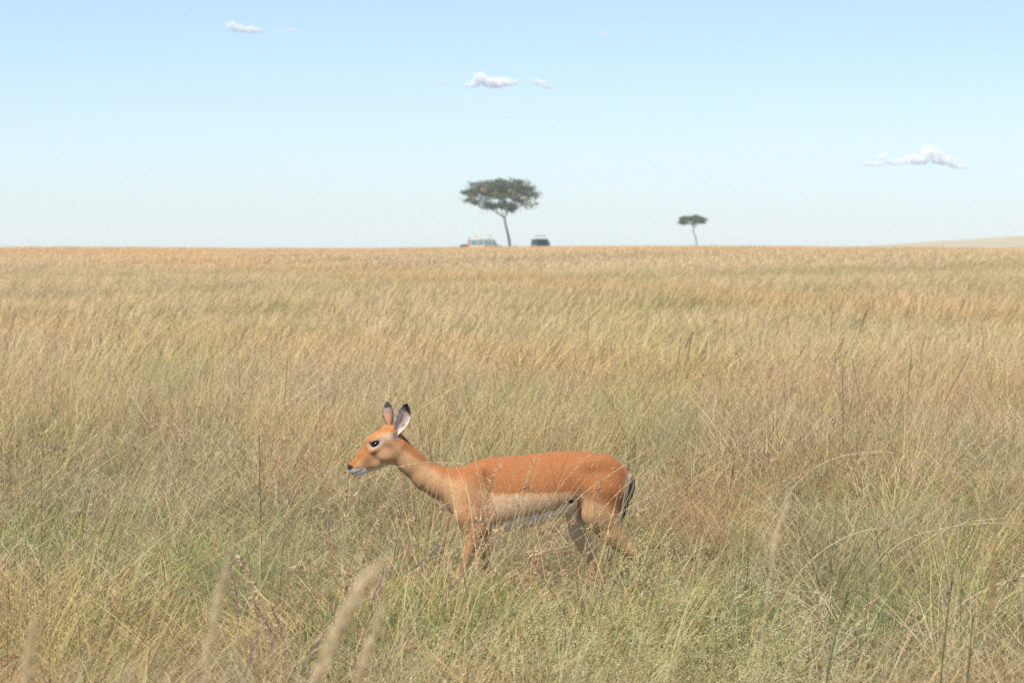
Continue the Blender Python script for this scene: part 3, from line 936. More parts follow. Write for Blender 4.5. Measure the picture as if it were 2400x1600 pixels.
    CC = np.repeat(np.clip(c_ * rr.uniform(.84, 1.2, (nh, 1)), 0, 1), 3, 0)
    hair = obj('coat_hair', VV, FF, M_hair, root, CC)
    hair['kind'] = 'stuff'

    # eyes
    M_eye = simple_mat('impala_eye', (.012, .009, .008), .08, spec=.6, noise=.3)
    for sy in (-1, 1):
        Ve, Fe = uv_sphere(20, 12)
        Ve = Ve * np.array([m(9.8), .012, m(5.0)])
        c2, s2 = math.cos(.42), math.sin(.42)
        Ve = np.stack([Ve[:, 0] * c2 - Ve[:, 2] * s2 * -1, Ve[:, 1], Ve[:, 2] * c2 + Ve[:, 0] * s2], 1)
        yb = AY[(np.hypot(PX - ex, PY - ey) < 5)].max() if (np.hypot(PX - ex, PY - ey) < 5).any() else .05
        Ve = Ve + L3(ex, ey, sy * (yb - .0075))
        obj('eye', Ve, Fe, M_eye, root, smooth=True)

    # ears
    def ear(bx, by, tx, ty, y0, y1, half, cup, skew, inner_front):
        nu, nv = 26, 15
        A, B = L3(bx, by, y0), L3(tx, ty, y1)
        a = B - A
        side = np.array([a[2], 0, -a[0]]); side /= np.linalg.norm(side)
        u = np.linspace(0, 1, nu); v = np.linspace(-1, 1, nv)
        U, Vv = np.meshgrid(u, v, indexing='ij')
        prof = np.interp(U, [0, .12, .3, .5, .68, .82, .93, 1.0], [.34, .50, .80, 1.0, .97, .74, .40, .05]) * m(half)
        sgn = 1.0 if inner_front else -1.0
        bow = cup * (1 - Vv**2) * np.interp(U, [0, .3, .8, 1], [.9, 1.0, .55, .1])
        Pt = A + a * U[..., None] + side * (prof * Vv + skew * np.sin(math.pi * U))[..., None] + np.array([0, 1.0, 0]) * (sgn * bow)[..., None]
        Pb = Pt + np.array([0, sgn * .0035, 0]) * (1 - Vv**4)[..., None]
        Vs = np.concatenate([Pt.reshape(-1, 3), Pb.reshape(-1, 3)])
        Fs = []
        o2 = nu * nv
        for i in range(nu - 1):
            for j in range(nv - 1):
                q = (i*nv+j, i*nv+j+1, (i+1)*nv+j+1, (i+1)*nv+j)
                Fs.append(q); Fs.append(tuple(x + o2 for x in q[::-1]))
            for j in (0, nv - 1):
                q = (i*nv+j, (i+1)*nv+j, (i+1)*nv+j+o2, i*nv+j+o2)
                Fs.append(q if j == 0 else q[::-1])
        j_ = rr.normal(0, .05, U.shape)
        tip = sstep(.74, .82, U + j_ * .5 + .10 * Vv * (1 if inner_front else 0))[..., None]
        inner = np.tile(srgb(194,184,176), (nu, nv, 1))
        pinkc = sstep(.8, .35, np.abs(Vv - .1)) * sstep(.15, .3, U)
        inner = inner * (1 - .55 * pinkc[..., None]) + srgb(178,140,124) * .55 * pinkc[..., None]
        dk = (sstep(.20, .08, np.abs(Vv + .25 - .5 * (U - .45) + j_ * 2)) * sstep(.28, .4, U) * sstep(.72, .62, U))[..., None]
        inner = inner * (1 - .65 * dk) + srgb(70,46,40) * .65 * dk
        dk = (sstep(.25, .1, np.abs(Vv - .55)) * sstep(.25, .33, U) * sstep(.45, .37, U))[..., None]
        inner = inner * (1 - .5 * dk) + srgb(90,66,58) * .5 * dk
        edge = sstep(.90, .98, np.abs(Vv))[..., None]
        inner = inner * (1 - .2 * edge) + srgb(110,96,90) * .2 * edge
        outer = np.tile(srgb(164,122,88), (nu, nv, 1))
        e2 = sstep(.72, .86, np.abs(Vv))[..., None]
        outer = outer * (1 - .8 * e2) + srgb(120,112,124) * .8 * e2
        gt = sstep(.45, .72, U)[..., None]
        outer = outer * (1 - .6 * gt) + srgb(120,112,122) * .6 * gt
        inner = inner * (1 - tip) + BLACK * tip
        outer = outer * (1 - tip) + BLACK * 2.2 * tip
        return obj('ear', Vs, Fs, M_coat, root, np.concatenate([inner.reshape(-1, 3), outer.reshape(-1, 3)]), True)
    ear(926, 1016, 955, 941, -.047, -.085, 16.5, .014, m(3), True)
    ear(914, 1004, 906, 940, .036, .070, 12.5, .020, m(-2), False)

    # tail: flattened tassel hanging behind the rump
    g = MB()
    tp = [(1470,1096,13),(1479,1107,12),(1485,1122,11),(1486,1140,9.5),(1483,1156,7.5),(1478,1168,5),(1475,1176,1.5)]
    pts = np.array([L3(a, b, -.004) for a, b, _ in tp]); rad = np.array([m(r_ * .30) for *_, r_ in tp])
    g.tube(pts, rad, 10)
    tv = np.concatenate(g.V); tf = g.F
    tpy = GY - tv[:, 2] * PPM; tpx = tv[:, 0] * PPM + IX
    ctr = np.interp(tpy, [b for _, b, _ in tp], [a for a, _, _ in tp])
    tc = np.tile(srgb(164,124,86), (len(tv), 1))
    bk = sstep(.6, 2.0, tpx - ctr)[:, None] * sstep(1104, 1118, tpy)[:, None]
    tc = tc * (1 - bk) + BLACK * bk
    wt = .5 * sstep(1172, 1180, tpy)[:, None]
    tc = tc * (1 - wt) + WHITE * wt
    obj('tail', tv, tf, M_coat, root, tc, True)

def uv_sphere(nu, nv):
    V = [(0, 0, 1)]
    for i in range(1, nv):
        t = math.pi * i / nv
        for j in range(nu):
            p = 2 * math.pi * j / nu
            V.append((math.sin(t) * math.cos(p), math.sin(t) * math.sin(p), math.cos(t)))
    V.append((0, 0, -1))
    F = [(0, 1 + j, 1 + (j + 1) % nu) for j in range(nu)]
    for i in range(nv - 2):
        for j in range(nu):
            a = 1 + i * nu + j; b = 1 + i * nu + (j + 1) % nu
            F.append((a, a + nu, b + nu, b))
    l = len(V) - 1
    F += [(l, l - nu + (j + 1) % nu, l - nu + j) for j in range(nu)]
    return np.array(V), F
build_impala()

# ------------------------------------------------------------------ trees
def tree(name, label, d, base, trunk, limbs, crown, ncl, per, leaf, seed, dry=()):
    r0 = np.random.default_rng(seed)
    ppm = FPX / d
    bx = at(base[0], base[1], d)
    gz = float(ground_z(bx[0], d))
    root = empty(name, (bx[0], d, gz))
    tag(root, label, 'tree')
    o3 = np.array([bx[0], d, gz])
    loc = lambda p, yo=0.0: at(p[0], p[1], d) - o3 + np.array([0, yo, 0])
    g = MB()
    tp = np.array([np.array([0.1, 0, -.15])] + [loc(p) for p in trunk]); rt = np.array([trunk[0][2] * 1.25] + [p[2] for p in trunk]) / ppm / 2
    rt[0] *= 1.15
    g.tube(tp, rt, 9)
    g.build('trunk', M_bark, root, True)
    g = MB()
    ends = []
    for lb in limbs:
        pts = np.array([loc(p, p[3] if len(p) > 3 else 0) for p in lb])
        g.tube(pts, np.array([p[2] for p in lb]) / ppm / 2, 6)
        ends += list(pts[1:])
    ends = np.array(ends)
    cc = loc(crown[:2]); rx, rz, ry = crown[2] / ppm, crown[3] / ppm, crown[2] / ppm * .9
    lm = MB(); dm = MB()
    LV, LF, LC = [], [], []
    cnt = 0
    k = 0
    while k < ncl:
        u = r0.uniform(-1, 1, 3)
        q = u[0]**2 + u[1]**2 + max(u[2], -u[2] * 1.0)**2
        if q > 1: continue
        if u[2] < 0.05 and r0.random() < crown[4]: continue
        # umbrella: the underside is hollow in the middle
        if u[2] < -.1 and math.hypot(u[0], u[1]) < .35: continue
        c = cc + u * np.array([rx, ry, rz])
        k += 1
        e = ends[np.argmin(((ends - c)**2 * np.array([1, 1, 2.0])).sum(1) + np.where(ends[:, 2] > c[2], 4, 0))]
        mid = (e + c) / 2 + np.array([0, 0, .12 * rz])
        g.tube(np.array([e, mid, c]), [.045 * rz / 2 + .01, .03 * rz / 2, .012], 4, cap=False)
        w = r0.uniform(.13, .24) * rx; hgt = w * r0.uniform(.28, .5)
        isdry = False
        n = int(per * r0.uniform(.6, 1.3))
        P = r0.normal(0, .5, (n, 3)) * np.array([w, w, hgt]) + c
        t = r0.normal(0, 1, (n, 3)); t /= np.linalg.norm(t, axis=1)[:, None]
        b = np.cross(t, r0.normal(0, 1, (n, 3))); b /= np.linalg.norm(b, axis=1)[:, None]
        sz = leaf * r0.uniform(.6, 1.4, (n, 1))
        V = np.stack([P - t * sz, P + b * sz * .45, P + t * sz, P - b * sz * .45], 1).reshape(-1, 3)
        base_c = np.array((.075, .105, .045)) * r0.uniform(.75, 1.25) + np.array((.02, .012, .0)) * r0.random()
        LV.append(V); LF.append(np.arange(n)[:, None] * 4 + np.array([[0, 1, 2, 3]]) + cnt); cnt += len(V)
        LC.append(np.repeat(base_c * r0.uniform(.75, 1.3, (n, 1)), 4, 0))
    g.build('branches', M_bark, root, True)
    obj('crown', np.concatenate(LV), np.concatenate(LF), M_leaf, root, np.clip(np.concatenate(LC), 0, 1))
    for (px, py, sz) in dry:
        n = 130
        c = loc((px, py)) + np.array([0, -r0.uniform(.6, .95) * ry, 0])
        P = r0.normal(0, .42, (n, 3)) * sz / ppm + c
        t = r0.normal(0, 1, (n, 3)); t /= np.linalg.norm(t, axis=1)[:, None]
        b = np.cross(t, r0.normal(0, 1, (n, 3))); b /= np.linalg.norm(b, axis=1)[:, None]
        V = np.stack([P - t * .1, P + b * .05, P + t * .1, P - b * .05], 1).reshape(-1, 3)
        dd = obj('dry_clump', V, np.arange(n)[:, None] * 4 + np.array([[0, 1, 2, 3]]), M_leaf, root, np.tile(np.array((.48, .34, .20)), (4 * n, 1)))
        dd['kind'] = 'stuff'; dd['label'] = 'pale straw coloured clump in the crown'
    return root

tree('umbrella_tree', 'tall umbrella tree with leaning grey trunk beside the cream minibus', 450.0, (1195, 585),
     [(1194.5, 580, 7.0), (1194, 567, 6.4), (1191, 551, 5.6), (1186.6, 533, 4.8), (1183, 517, 4.6), (1182, 507, 4.6)],
     [[(1182,509,3.8),(1169,502,3.2),(1157,493,2.4,-.4),(1139,486,1.8,-.8),(1121,478,1.2,-1.2),(1104,472,.8,-1.4)],
      [(1169,502,2.4),(1162,489,2.0,.8),(1160,474,1.5,1.6),(1154,462,1.0,2.2)],
      [(1178,506,2.4),(1174.5,492,2.0,.5),(1177,477,1.6,1.1),(1181,462,1.2,1.4),(1184,448,.8,1.8)],
      [(1182,508,3.0),(1187,503,2.6,-.2),(1192,495.7,2.2,-.5),(1197,483.6,1.8,-1.0),(1200.5,468,1.3,-1.8),(1206,452,.8,-2.2)],
      [(1192,495.7,2.2,-.5),(1205,486,1.8,.2),(1223,480,1.3,.8),(1242,475,.9,1.2),(1256,469,.6,1.6)],
      [(1157,493,1.8,-.4),(1148,478,1.5,-2.0),(1138,462,1.1,-3.2),(1128,450,.7,-3.8)],
      [(1197,483.6,1.6,-1.0),(1215,468,1.2,-2.6),(1232,456,.8,-3.4)],
      [(1174.5,492,1.7,.5),(1168,474,1.4,2.6),(1166,458,1.0,3.8)],
      [(1205,486,1.5,.2),(1212,470,1.2,2.6),(1222,455,.8,3.8)]],
     (1175, 459, 93, 40, .55), 118, 95, .15, 4,
     dry=[(1134, 447, 7), (1117, 438, 5), (1161, 455, 7), (1197, 451, 8), (1231, 468, 7), (1208, 453, 5), (1256, 478, 5), (1104, 458, 4)])
tree('umbrella_tree', 'small flat-topped umbrella tree standing alone on the skyline', 620.0, (1632, 585),
     [(1632, 579, 3.2), (1631.7, 564, 3.0), (1629.6, 553, 2.6), (1625.8, 546.6, 2.4), (1625, 539.6, 2.2), (1626, 533, 2.2)],
     [[(1626,533,2.0),(1620,526,1.5,-.3),(1608,521,1.0,-.8),(1599,518,.7,-1.0)],
      [(1626,533,2.0),(1633,527,1.5,.3),(1644,522,1.0,.8),(1654,517,.7,1.0)],
      [(1625,533,1.6),(1624,524,1.2,1.0),(1620,516,.8,1.6)],
      [(1626,533,1.6),(1629,523,1.2,-1.0),(1632,515,.8,-1.6)]],
     (1624, 517, 35, 11.5, .3), 66, 100, .14, 9)

# ------------------------------------------------------------------ vehicles
def glass_mat(name, col):
    m_, nt, out = new_mat(name)
    t = nt.nodes.new('ShaderNodeBsdfTransparent'); t.inputs['Color'].default_value = col
    g = nt.nodes.new('ShaderNodeBsdfGlossy'); g.inputs['Roughness'].default_value = .03
    mx = nt.nodes.new('ShaderNodeMixShader'); mx.inputs['Fac'].default_value = .14
    nt.links.new(t.outputs[0], mx.inputs[1]); nt.links.new(g.outputs[0], mx.inputs[2]); nt.links.new(mx.outputs[0], out.inputs['Surface'])
    return m_
M_clear = glass_mat('window_glass', (.66, .80, .84, 1))
M_tint = glass_mat('tinted_glass', (.10, .11, .12, 1))
M_glass = M_clear
M_cream = simple_mat('cream_paint', (.70, .64, .50), .35, noise=.06)
M_slate = simple_mat('slate_paint', (.085, .105, .14), .3, noise=.08)
M_olive = simple_mat('olive_paint', (.07, .075, .06), .4, noise=.1)
M_black = simple_mat('black_rubber', (.02, .02, .02), .7)
M_dark = simple_mat('dark_trim', (.035, .037, .04), .5)
M_steel = simple_mat('steel', (.45, .45, .45), .35, .8)
M_red = simple_mat('red_lamp', (.55, .04, .03), .25)
M_lamp = simple_mat('lamp_lens', (.75, .75, .72), .15)

def wheel(root, x, y, r=.36):
    g = MB()
    a = np.arange(20) / 20 * 2 * math.pi
    prof = [(r*.62, -.11), (r*.93, -.12), (r, -.08), (r, .08), (r*.93, .12), (r*.62, .11)]
    V = [(q*math.cos(t), w, q*math.sin(t)) for t in a for q, w in prof]
    k = len(prof)
    F = [(i*k+j, ((i+1)%20)*k+j, ((i+1)%20)*k+(j+1)%k, i*k+(j+1)%k) for i in range(20) for j in range(k)]
    w = empty('wheel', (0, 0, 0)); w.parent = root; w.location = (x, y, r)
    g.add(V, F); g.build('tyre', M_black, w, True)
    g = MB(); g.tube([(0, -.09, 0), (0, .09, 0)], [r*.63, r*.63], 18); g.tube([(0, -.12, 0), (0, .12, 0)], [r*.2, r*.2], 10)
    g.build('rim', M_steel, w)

def minibus(name, label, loc, rz, paint, group=None, H=2.12, poptop=(1.0, 3.3, .42), M_glass=None):
    M_glass = M_glass or M_clear
    """safari minibus, local +X is forward"""
    root = empty(name, loc, rz); tag(root, label, 'van', group)
    W = .88
    belt = 1.22
    g = MB()
    low = [(0, .42), (.04, belt), (4.0, belt), (4.45, 1.19), (4.78, 1.08), (4.88, .88), (4.88, .42)]
    g.prism(low, -W, W); g.build('lower_body', paint, root)
    g = MB()      # roof with rounded shoulders
    a = [(.10, H - .14), (.16, H - .04), (.5, H), (3.1, H), (3.5, H - .06), (3.67, H - .16)]
    g.prism(a, -W * .90, W * .90); g.build('roof', paint, root)
    g = MB()
    for sy in (-1, 1):
        y0, y1 = sorted((sy * W * .91, sy * W * .99))
        for x0, x1 in ((.04, .34), (1.32, 1.42), (2.12, 2.34), (3.02, 3.18)):
            g = MB(); g.box((x0, y0, belt - .02), (x1, y1, H - .12)); g.build('pillar', paint, root)
        # front pillar follows the raked screen
        g = MB(); g.prism([(3.95, belt - .01), (4.05, belt - .01), (3.67, H - .15), (3.55, H - .15)], y0, y1); g.build('pillar', paint, root)
        g = MB(); g.box((.04, y0 + .002, H - .16), (3.60, y1 - .002, H - .10)); g.build('roof_rail', paint, root)
    for sy in (-1, 1):
        for x0, x1 in ((.35, 1.31), (1.43, 2.11), (2.35, 3.01)):
            g = MB(); g.box((x0, sy * W * .95 - .006, belt + .01), (x1, sy * W * .95 + .006, H - .17)); g.build('side_window', M_glass, root)
        g = MB(); y = sy * W * .95
        g.prism([(3.19, belt + .01), (3.93, belt + .01), (3.57, H - .17), (3.19, H - .17)], y - .006, y + .006); g.build('door_window', M_glass, root)
    g = MB(); g.prism([(4.05, belt), (4.08, belt), (3.70, H - .15), (3.67, H - .15)], -W * .88, W * .88); g.build('windscreen', M_glass, root)
    g = MB(); g.box((.05, -W * .88, belt), (.065, W * .88, H - .16)); g.build('rear_window', M_glass, root)
    g = MB()
    for x in (.75, 1.55, 2.35):
        for sy in (-.42, .42):
            g = MB(); g.box((x - .06, sy - .22, .8), (x + .06, sy + .22, 1.5)); g.build('seat', M_dark, root)
    g = MB(); g.box((4.86, -W * .95, .42), (4.97, W * .95, .66)); g.build('bumper', M_dark, root); g = MB(); g.box((-.08, -W * .95, .42), (0, W * .95, .64)); g.build('bumper', M_dark, root)
    for sy in (-1, 1):
        g = MB(); g.box((-.03, sy * W * .9 - .09, .92), (.02, sy * W * .9 + .09, 1.35)); g.build('tail_lamp', M_red, root)
        g = MB(); g.box((4.70, sy * W * .74 - .13, .74), (4.885, sy * W * .74 + .13, .92)); g.build('headlamp', M_lamp, root)
        g = MB(); g.box((3.72, sy * (W + .14) - .09, 1.26), (3.80, sy * (W + .14) + .09, 1.55)); g.box((3.74, sy * (W + .03) - .06, 1.28), (3.77, sy * (W + .03) + .06, 1.32)); g.build('mirror', M_dark, root)
        for x in (.85, 3.95): wheel(root, x, sy * .76)
    x0, x1, up = poptop
    g = MB(); g.box((x0, -.62, H + up), (x1, .62, H + up + .07)); pt = g.build('raised_roof_hatch', paint, root)
    g = MB()
    for x in (x0 + .15, x1 - .15):
        for y in (-.55, .55): g = MB(); g.tube([(x, y, H - .01), (x, y, H + up)], [.018, .018], 5); g.build('strut', M_steel, pt)
    return root

def gpos(px, d): 
    x = (px - 1200) / FPX * d
    return (x, d, float(ground_z(x, d)))
v1 = minibus('safari_minibus', 'cream safari minibus with raised roof hatch parked left of the tall tree', gpos(1097, 451), R(3), M_cream)
g = MB(); g.tube([(.12, -.93, 1.0), (.12, -.93, 2.28), (.12, -.86, 2.34)], [.05, .05, .05], 6); g.build('air_intake', M_dark, v1)
g = MB(); g.box((-.30, -.62, .78), (-.04, .05, 1.36)); c = g.build('fuel_can', M_red, v1)
v2 = minibus('safari_minibus', 'dark slate safari van facing the tree with its roof hatch raised', gpos(1259, 458), R(-79), M_slate, H=2.0, poptop=(1.4, 3.2, .42), M_glass=M_tint)

def jeep(loc, rz):
    root = empty('jeep', loc, rz); tag(root, 'dark jeep half hidden behind the rear of the cream minibus', 'jeep')
    W = .82
    g = MB(); g.prism([(0, .45), (0, 1.25), (2.3, 1.3), (2.5, 1.36), (3.45, 1.28), (3.72, 1.1), (3.75, .45)], -W, W); g.build('body', M_olive, root)
    g = MB(); g.box((.05, -W*.95, 2.05), (2.2, W*.95, 2.12)); g.build('roof', M_olive, root)
    g = MB()
    for sy in (-1, 1):
        for x in (.06, 1.1): g = MB(); g.box((x, sy*W*.92-.04, 1.24), (x+.09, sy*W*.92+.04, 2.06)); g.build('pillar', M_olive, root)
        g = MB(); g.prism([(2.36, 1.3), (2.46, 1.3), (2.2, 2.06), (2.1, 2.06)], sy*W*.92-.04, sy*W*.92+.04); g.build('pillar', M_olive, root)
    g = MB(); g.prism([(2.42, 1.32), (2.44, 1.32), (2.18, 2.05), (2.16, 2.05)], -W*.86, W*.86); g.build('windscreen', M_glass, root)
    for sy in (-1, 1):
        for x in (.75, 3.05): wheel(root, x, sy*.72)
        g = MB(); g.box((3.72, sy*.58-.1, .78), (3.77, sy*.58+.1, .98)); g.build('headlamp', M_lamp, root)
    g = MB(); g.box((3.75, -W*.95, .45), (3.87, W*.95, .62)); g.build('bumper', M_dark, root)
jp = gpos(1140, 456.0)
jeep(jp, R(178))
g = MB(); p = gpos(1206.5, 448.5)
g.tube([(0, 0, -.2), (.02, 0, .6), (.03, .01, 1.12), (.0, .0, 1.16)], [.09, .08, .07, .03], 8)
tag(g.build('wooden_post', M_bark, None, True, p), 'small grey post in the grass just beside the tree trunk', 'post')

# ------------------------------------------------------------------ clouds
def cloud(label, blobs, dens, seed, d=16000.0):
    r0 = np.random.default_rng(seed)
    k = d / FPX
    b = np.array(blobs, float)
    c = at(b[:, 0].mean(), b[:, 1].mean(), d)
    lo = np.array([(b[:, 0] - b[:, 2]).min(), (b[:, 1] - b[:, 3]).min()]) - 8
    hi = np.array([(b[:, 0] + b[:, 2]).max(), (b[:, 1] + b[:, 3]).max()]) + 8
    ox, oy = b[:, 0].mean(), b[:, 1].mean()
    dr = b[:, 2].max() * .8
    S = SDF((lo[0] - ox, -dr - 8, oy - hi[1]), (hi[0] - ox, dr + 8, oy - lo[1]), max(1.0, (hi[0] - lo[0]) / 110))
    S.F[:] = 30
    for x, y, rx, ry in b:
        S.ellipsoid((x - ox, 0, oy - y), (rx * .8, rx * .6, ry * .8), 3)
        for q in range(int(6 + rx * .6)):
            u = r0.normal(0, 1, 3); u /= np.linalg.norm(u)
            if u[2] < -.2: u[2] *= .4
            rr_ = ry * r0.uniform(.28, .6)
            S.ellipsoid((x - ox + u[0]*rx*.8, u[1]*rx*.6, oy - y + u[2]*ry*.8), (rr_ * r0.uniform(1, 1.7), rr_ * 1.2, rr_), 2.0)
    V, F = S.surface()
    V = relax(V, F, 2)
    m_, nt, out = new_mat('cloud_vapour')
    v = nt.nodes.new('ShaderNodeVolumePrincipled')
    v.inputs['Color'].default_value = (.98, .98, .98, 1)
    v.inputs['Anisotropy'].default_value = -.4
    tc = nt.nodes.new('ShaderNodeTexCoord')
    nz = nt.nodes.new('ShaderNodeTexNoise'); nz.inputs['Scale'].default_value = 1 / (11 * k); nz.inputs['Detail'].default_value = 5
    nt.links.new(tc.outputs['Object'], nz.inputs['Vector'])
    mr = nt.nodes.new('ShaderNodeMapRange'); mr.inputs['From Min'].default_value = .36; mr.inputs['From Max'].default_value = .75
    mr.inputs['To Max'].default_value = dens * 2.2 / k
    nt.links.new(nz.outputs['Fac'], mr.inputs['Value']); nt.links.new(mr.outputs['Result'], v.inputs['Density'])
    nt.links.new(v.outputs[0], out.inputs['Volume'])
    o = obj('cloud', V * k, F, m_, None, smooth=True, loc=[float(q) for q in c])
    tag(o, label, 'cloud', kind='structure')
cloud('small white cloud with a ragged right end high in the sky', [(541, 62, 16, 10), (560, 68, 20, 11), (590, 71, 26, 9), (612, 74, 14, 5)], .07, 1)
cloud('faint wisp just right of the highest white cloud', [(683, 73, 16, 6), (655, 73, 18, 3)], .05, 2)
cloud('puffy white cloud floating above the tall tree', [(1128, 186, 20, 15), (1160, 196, 34, 14), (1190, 193, 26, 11), (1105, 200, 20, 8)], .08, 3)
cloud('little white cloud drifting beside the puffy cloud above the tree', [(1262, 194, 17, 9), (1282, 203, 18, 6)], .07, 4)
cloud('thin streak of cloud left of the puffy cloud above the tree', [(1004, 197, 22, 5), (1032, 193, 18, 5)], .045, 5)
cloud('long low white cloud with a domed top near the distant hill', [(2180, 362, 26, 18), (2150, 376, 40, 13), (2215, 377, 34, 13), (2248, 390, 30, 7), (2105, 380, 34, 9), (2068, 368, 20, 9), (2050, 385, 34, 8), (2015, 378, 14, 5)], .055, 6)
cloud('faint puff of cloud high in the right half of the sky', [(1416, 78, 14, 5), (1428, 80, 10, 4)], .05, 7)
cloud('faint shred of cloud directly below the puffy cloud', [(1180, 270, 14, 4), (1194, 274, 9, 5)], .05, 8)

# ------------------------------------------------------------------ single stems in front of and behind the animal
def ground_pix(d): return HORIZON + CAMZ * FPX / d

def smooth_path(pts, n):
    pts = np.asarray(pts, float)
    t = np.concatenate([[0], np.cumsum(np.linalg.norm(np.diff(pts, axis=0), axis=1))])
    q = np.linspace(0, t[-1], n)
    P = np.stack([np.interp(q, t, pts[:, i]) for i in range(3)], 1)
    for _ in range(4):
        P[1:-1] = (P[:-2] + 2 * P[1:-1] + P[2:]) / 4
    return P

def stem(name, cat, label, pix, d, r, col, head=None, group=None, n=26, yo=0.0, seed=0):
    """one stem whose upper course follows photo pixels at distance d and that roots in the ground there.
    head = (start fraction, number, length, width, spread, palette mix, drop)"""
    p = [at(a, b, d) for a, b in pix]
    gz = float(ground_z(p[0][0], d))
    dirn = p[0] - p[1]
    bx = p[0][0] + (dirn[0] / max(abs(dirn[2]), 1e-3)) * (p[0][2] - gz) * .45 if p[0][2] > gz else p[0][0]
    basep = np.array([bx, d + yo, gz])
    pts = np.array([basep + np.array([0, 0, -.02])] + p) - basep
    P = smooth_path(pts, n)
    root = empty(name, basep); tag(root, label, cat, group)
    g = MB()
    rad = np.linspace(r, r * .45, n)
    g.tube(P, rad, 5, C=np.linspace(.8, 1.0, n)[:, None] * np.asarray(col)[None, :])
    g.build('stalk', M_plant, root, True)
    if head:
        t0, k, L, w, spread, mix, drop = head
        gg = GB()
        spikelets(gg, P[None], k, L, w, mix, spread, drop, t0, 1.0)
        me = gg.mesh('seed_head', M_plant)
        h = bpy.data.objects.new('seed_head', me); link(h, root)
    return root

Z2 = lambda L_: [(800 + x * .31463, 1020 + y * .31463) for x, y in L_]
Z7 = lambda L_: [(1600 + x * .3826, 1000 + y * .3826) for x, y in L_]
FEATHER = (.45, 260, .020, .0022, .55, [(PALE, 2), (STRAW, 2)], .1)
SOFT = [(STRAW, 1), (PALE, 1.4)]
sc_ = np.array((.66, .53, .29)); pc_ = np.array((.70, .60, .40))
GA = 'arching dry stems right of the impala'
AL = 'pale dry stem arching over with a fine feathery head, right of the impala'
for i, (pp, d) in enumerate([
    (Z7([(520,1330),(560,1180),(640,1010),(720,880),(850,760),(1000,670),(1130,625),(1230,620)]), 13.6),
    (Z7([(1480,1320),(1600,1170),(1750,1050),(1900,970),(2091,910),(2160,890)]), 13.2),
    (Z7([(60,1290),(200,1160),(350,1060),(500,1010),(650,1000),(800,1010),(920,1022)]), 14.0),
    (Z7([(1620,1420),(1500,1100),(1420,860),(1330,660),(1250,500),(1150,340),(1060,210)]), 14.2),
    (Z7([(1900,1380),(1780,1120),(1680,900),(1600,720),(1520,540)]), 14.0),
    (Z7([(480,700),(560,560),(700,330),(850,220),(1000,165),(1150,150),(1290,158)]), 15.6),
    (Z7([(1080,1020),(1150,900),(1300,720),(1450,650),(1700,600),(1900,585),(2091,590)]), 14.4),
    (Z7([(1180,1000),(1350,800),(1550,650),(1750,575),(1950,560)]), 15.0)]):
    stem('arching_grass_stem', 'grass stem', AL, pp, d, .0026, pc_, (.42, 300, .018, .0020, .45, SOFT, .05), GA, 34)
CROSS = ['bare upright grass stem crossing in front of the impala neck', 'tall pale stem crossing the impala back just behind its shoulder', 'leaning straw stem crossing the middle of the impala flank',
         'long straw stem slanting across the impala hip and beyond its tail', 'long feathery stem reaching across under the impala chin and throat', 'pinkish plumed stem standing before the impala shoulder blade',
         'short pinkish plumed stem standing before the impala foreleg', 'thin grey straw crossing the impala ribs behind the plumed stems', 'fluffy straw stem rising before the impala belly',
         'awned stem standing before the impala thigh', 'low straw stem slanting across the impala buttock', 'short bent stem with a loose head before the impala chest']
GC = 'dry stems crossing in front of the impala'
CLB = 'thin dry grass stem crossing in front of the impala'
for (pp, d, hd), lab in zip([
    (Z2([(580,900),(600,650),(640,450),(650,250),(652,0)]), 15.3, None),
    (Z2([(1260,960),(1280,870),(1400,430),(1480,130),(1560,-60)]), 15.2, (.55, 120, .016, .002, .4, SOFT, .1)),
    (Z2([(1360,900),(1480,600),(1700,280),(1900,100)]), 15.3, (.5, 120, .018, .002, .4, SOFT, .1)),
    (Z2([(1500,800),(1640,590),(1800,420),(2050,260),(2352,60)]), 15.2, (.55, 160, .018, .002, .4, SOFT, .05)),
    (Z2([(-220,640),(-100,470),(0,400),(250,290),(450,210),(650,195),(900,205)]), 15.3, (.4, 220, .022, .0022, .6, [(PALE, 2), (PINK, .6)], .5)),
    (Z2([(1120,900),(1090,650),(1080,450),(1110,330),(1180,220)]), 15.25, (.35, 260, .03, .003, .9, [(PINK, 2), (PALE, 1), (STRAW, 1.5)], -.1)),
    (Z2([(1010,900),(1020,650),(1060,480),(1120,360)]), 15.25, (.35, 260, .03, .003, .9, [(PINK, 2), (PALE, 1), (STRAW, 1.5)], -.1)),
    (Z2([(1150,800),(1180,650),(1220,500),(1320,180)]), 15.3, (.7, 60, .014, .002, .4, SOFT, .1)),
    (Z2([(1290,800),(1330,560),(1370,330),(1430,180)]), 15.25, (.4, 200, .026, .0026, .7, [(PINK, 1), (PALE, 1), (STRAW, 2)], 0)),
    (Z2([(1960,900),(1930,700),(1905,520),(1920,390)]), 15.2, (.6, 60, .03, .003, 1.0, [(PALE, 1), (PINK, 1)], .2)),
    (Z2([(1850,700),(1960,520),(2160,330),(2352,190)]), 15.1, (.6, 120, .018, .002, .4, SOFT, .05)),
    (Z2([(900,800),(960,560),(1080,340),(1010,300)]), 15.3, (.5, 90, .02, .002, .6, SOFT, .3)),
    ], CROSS):
    stem('crossing_grass', 'grass stem', lab, pp, d, .0021, sc_, hd, GC, 26)

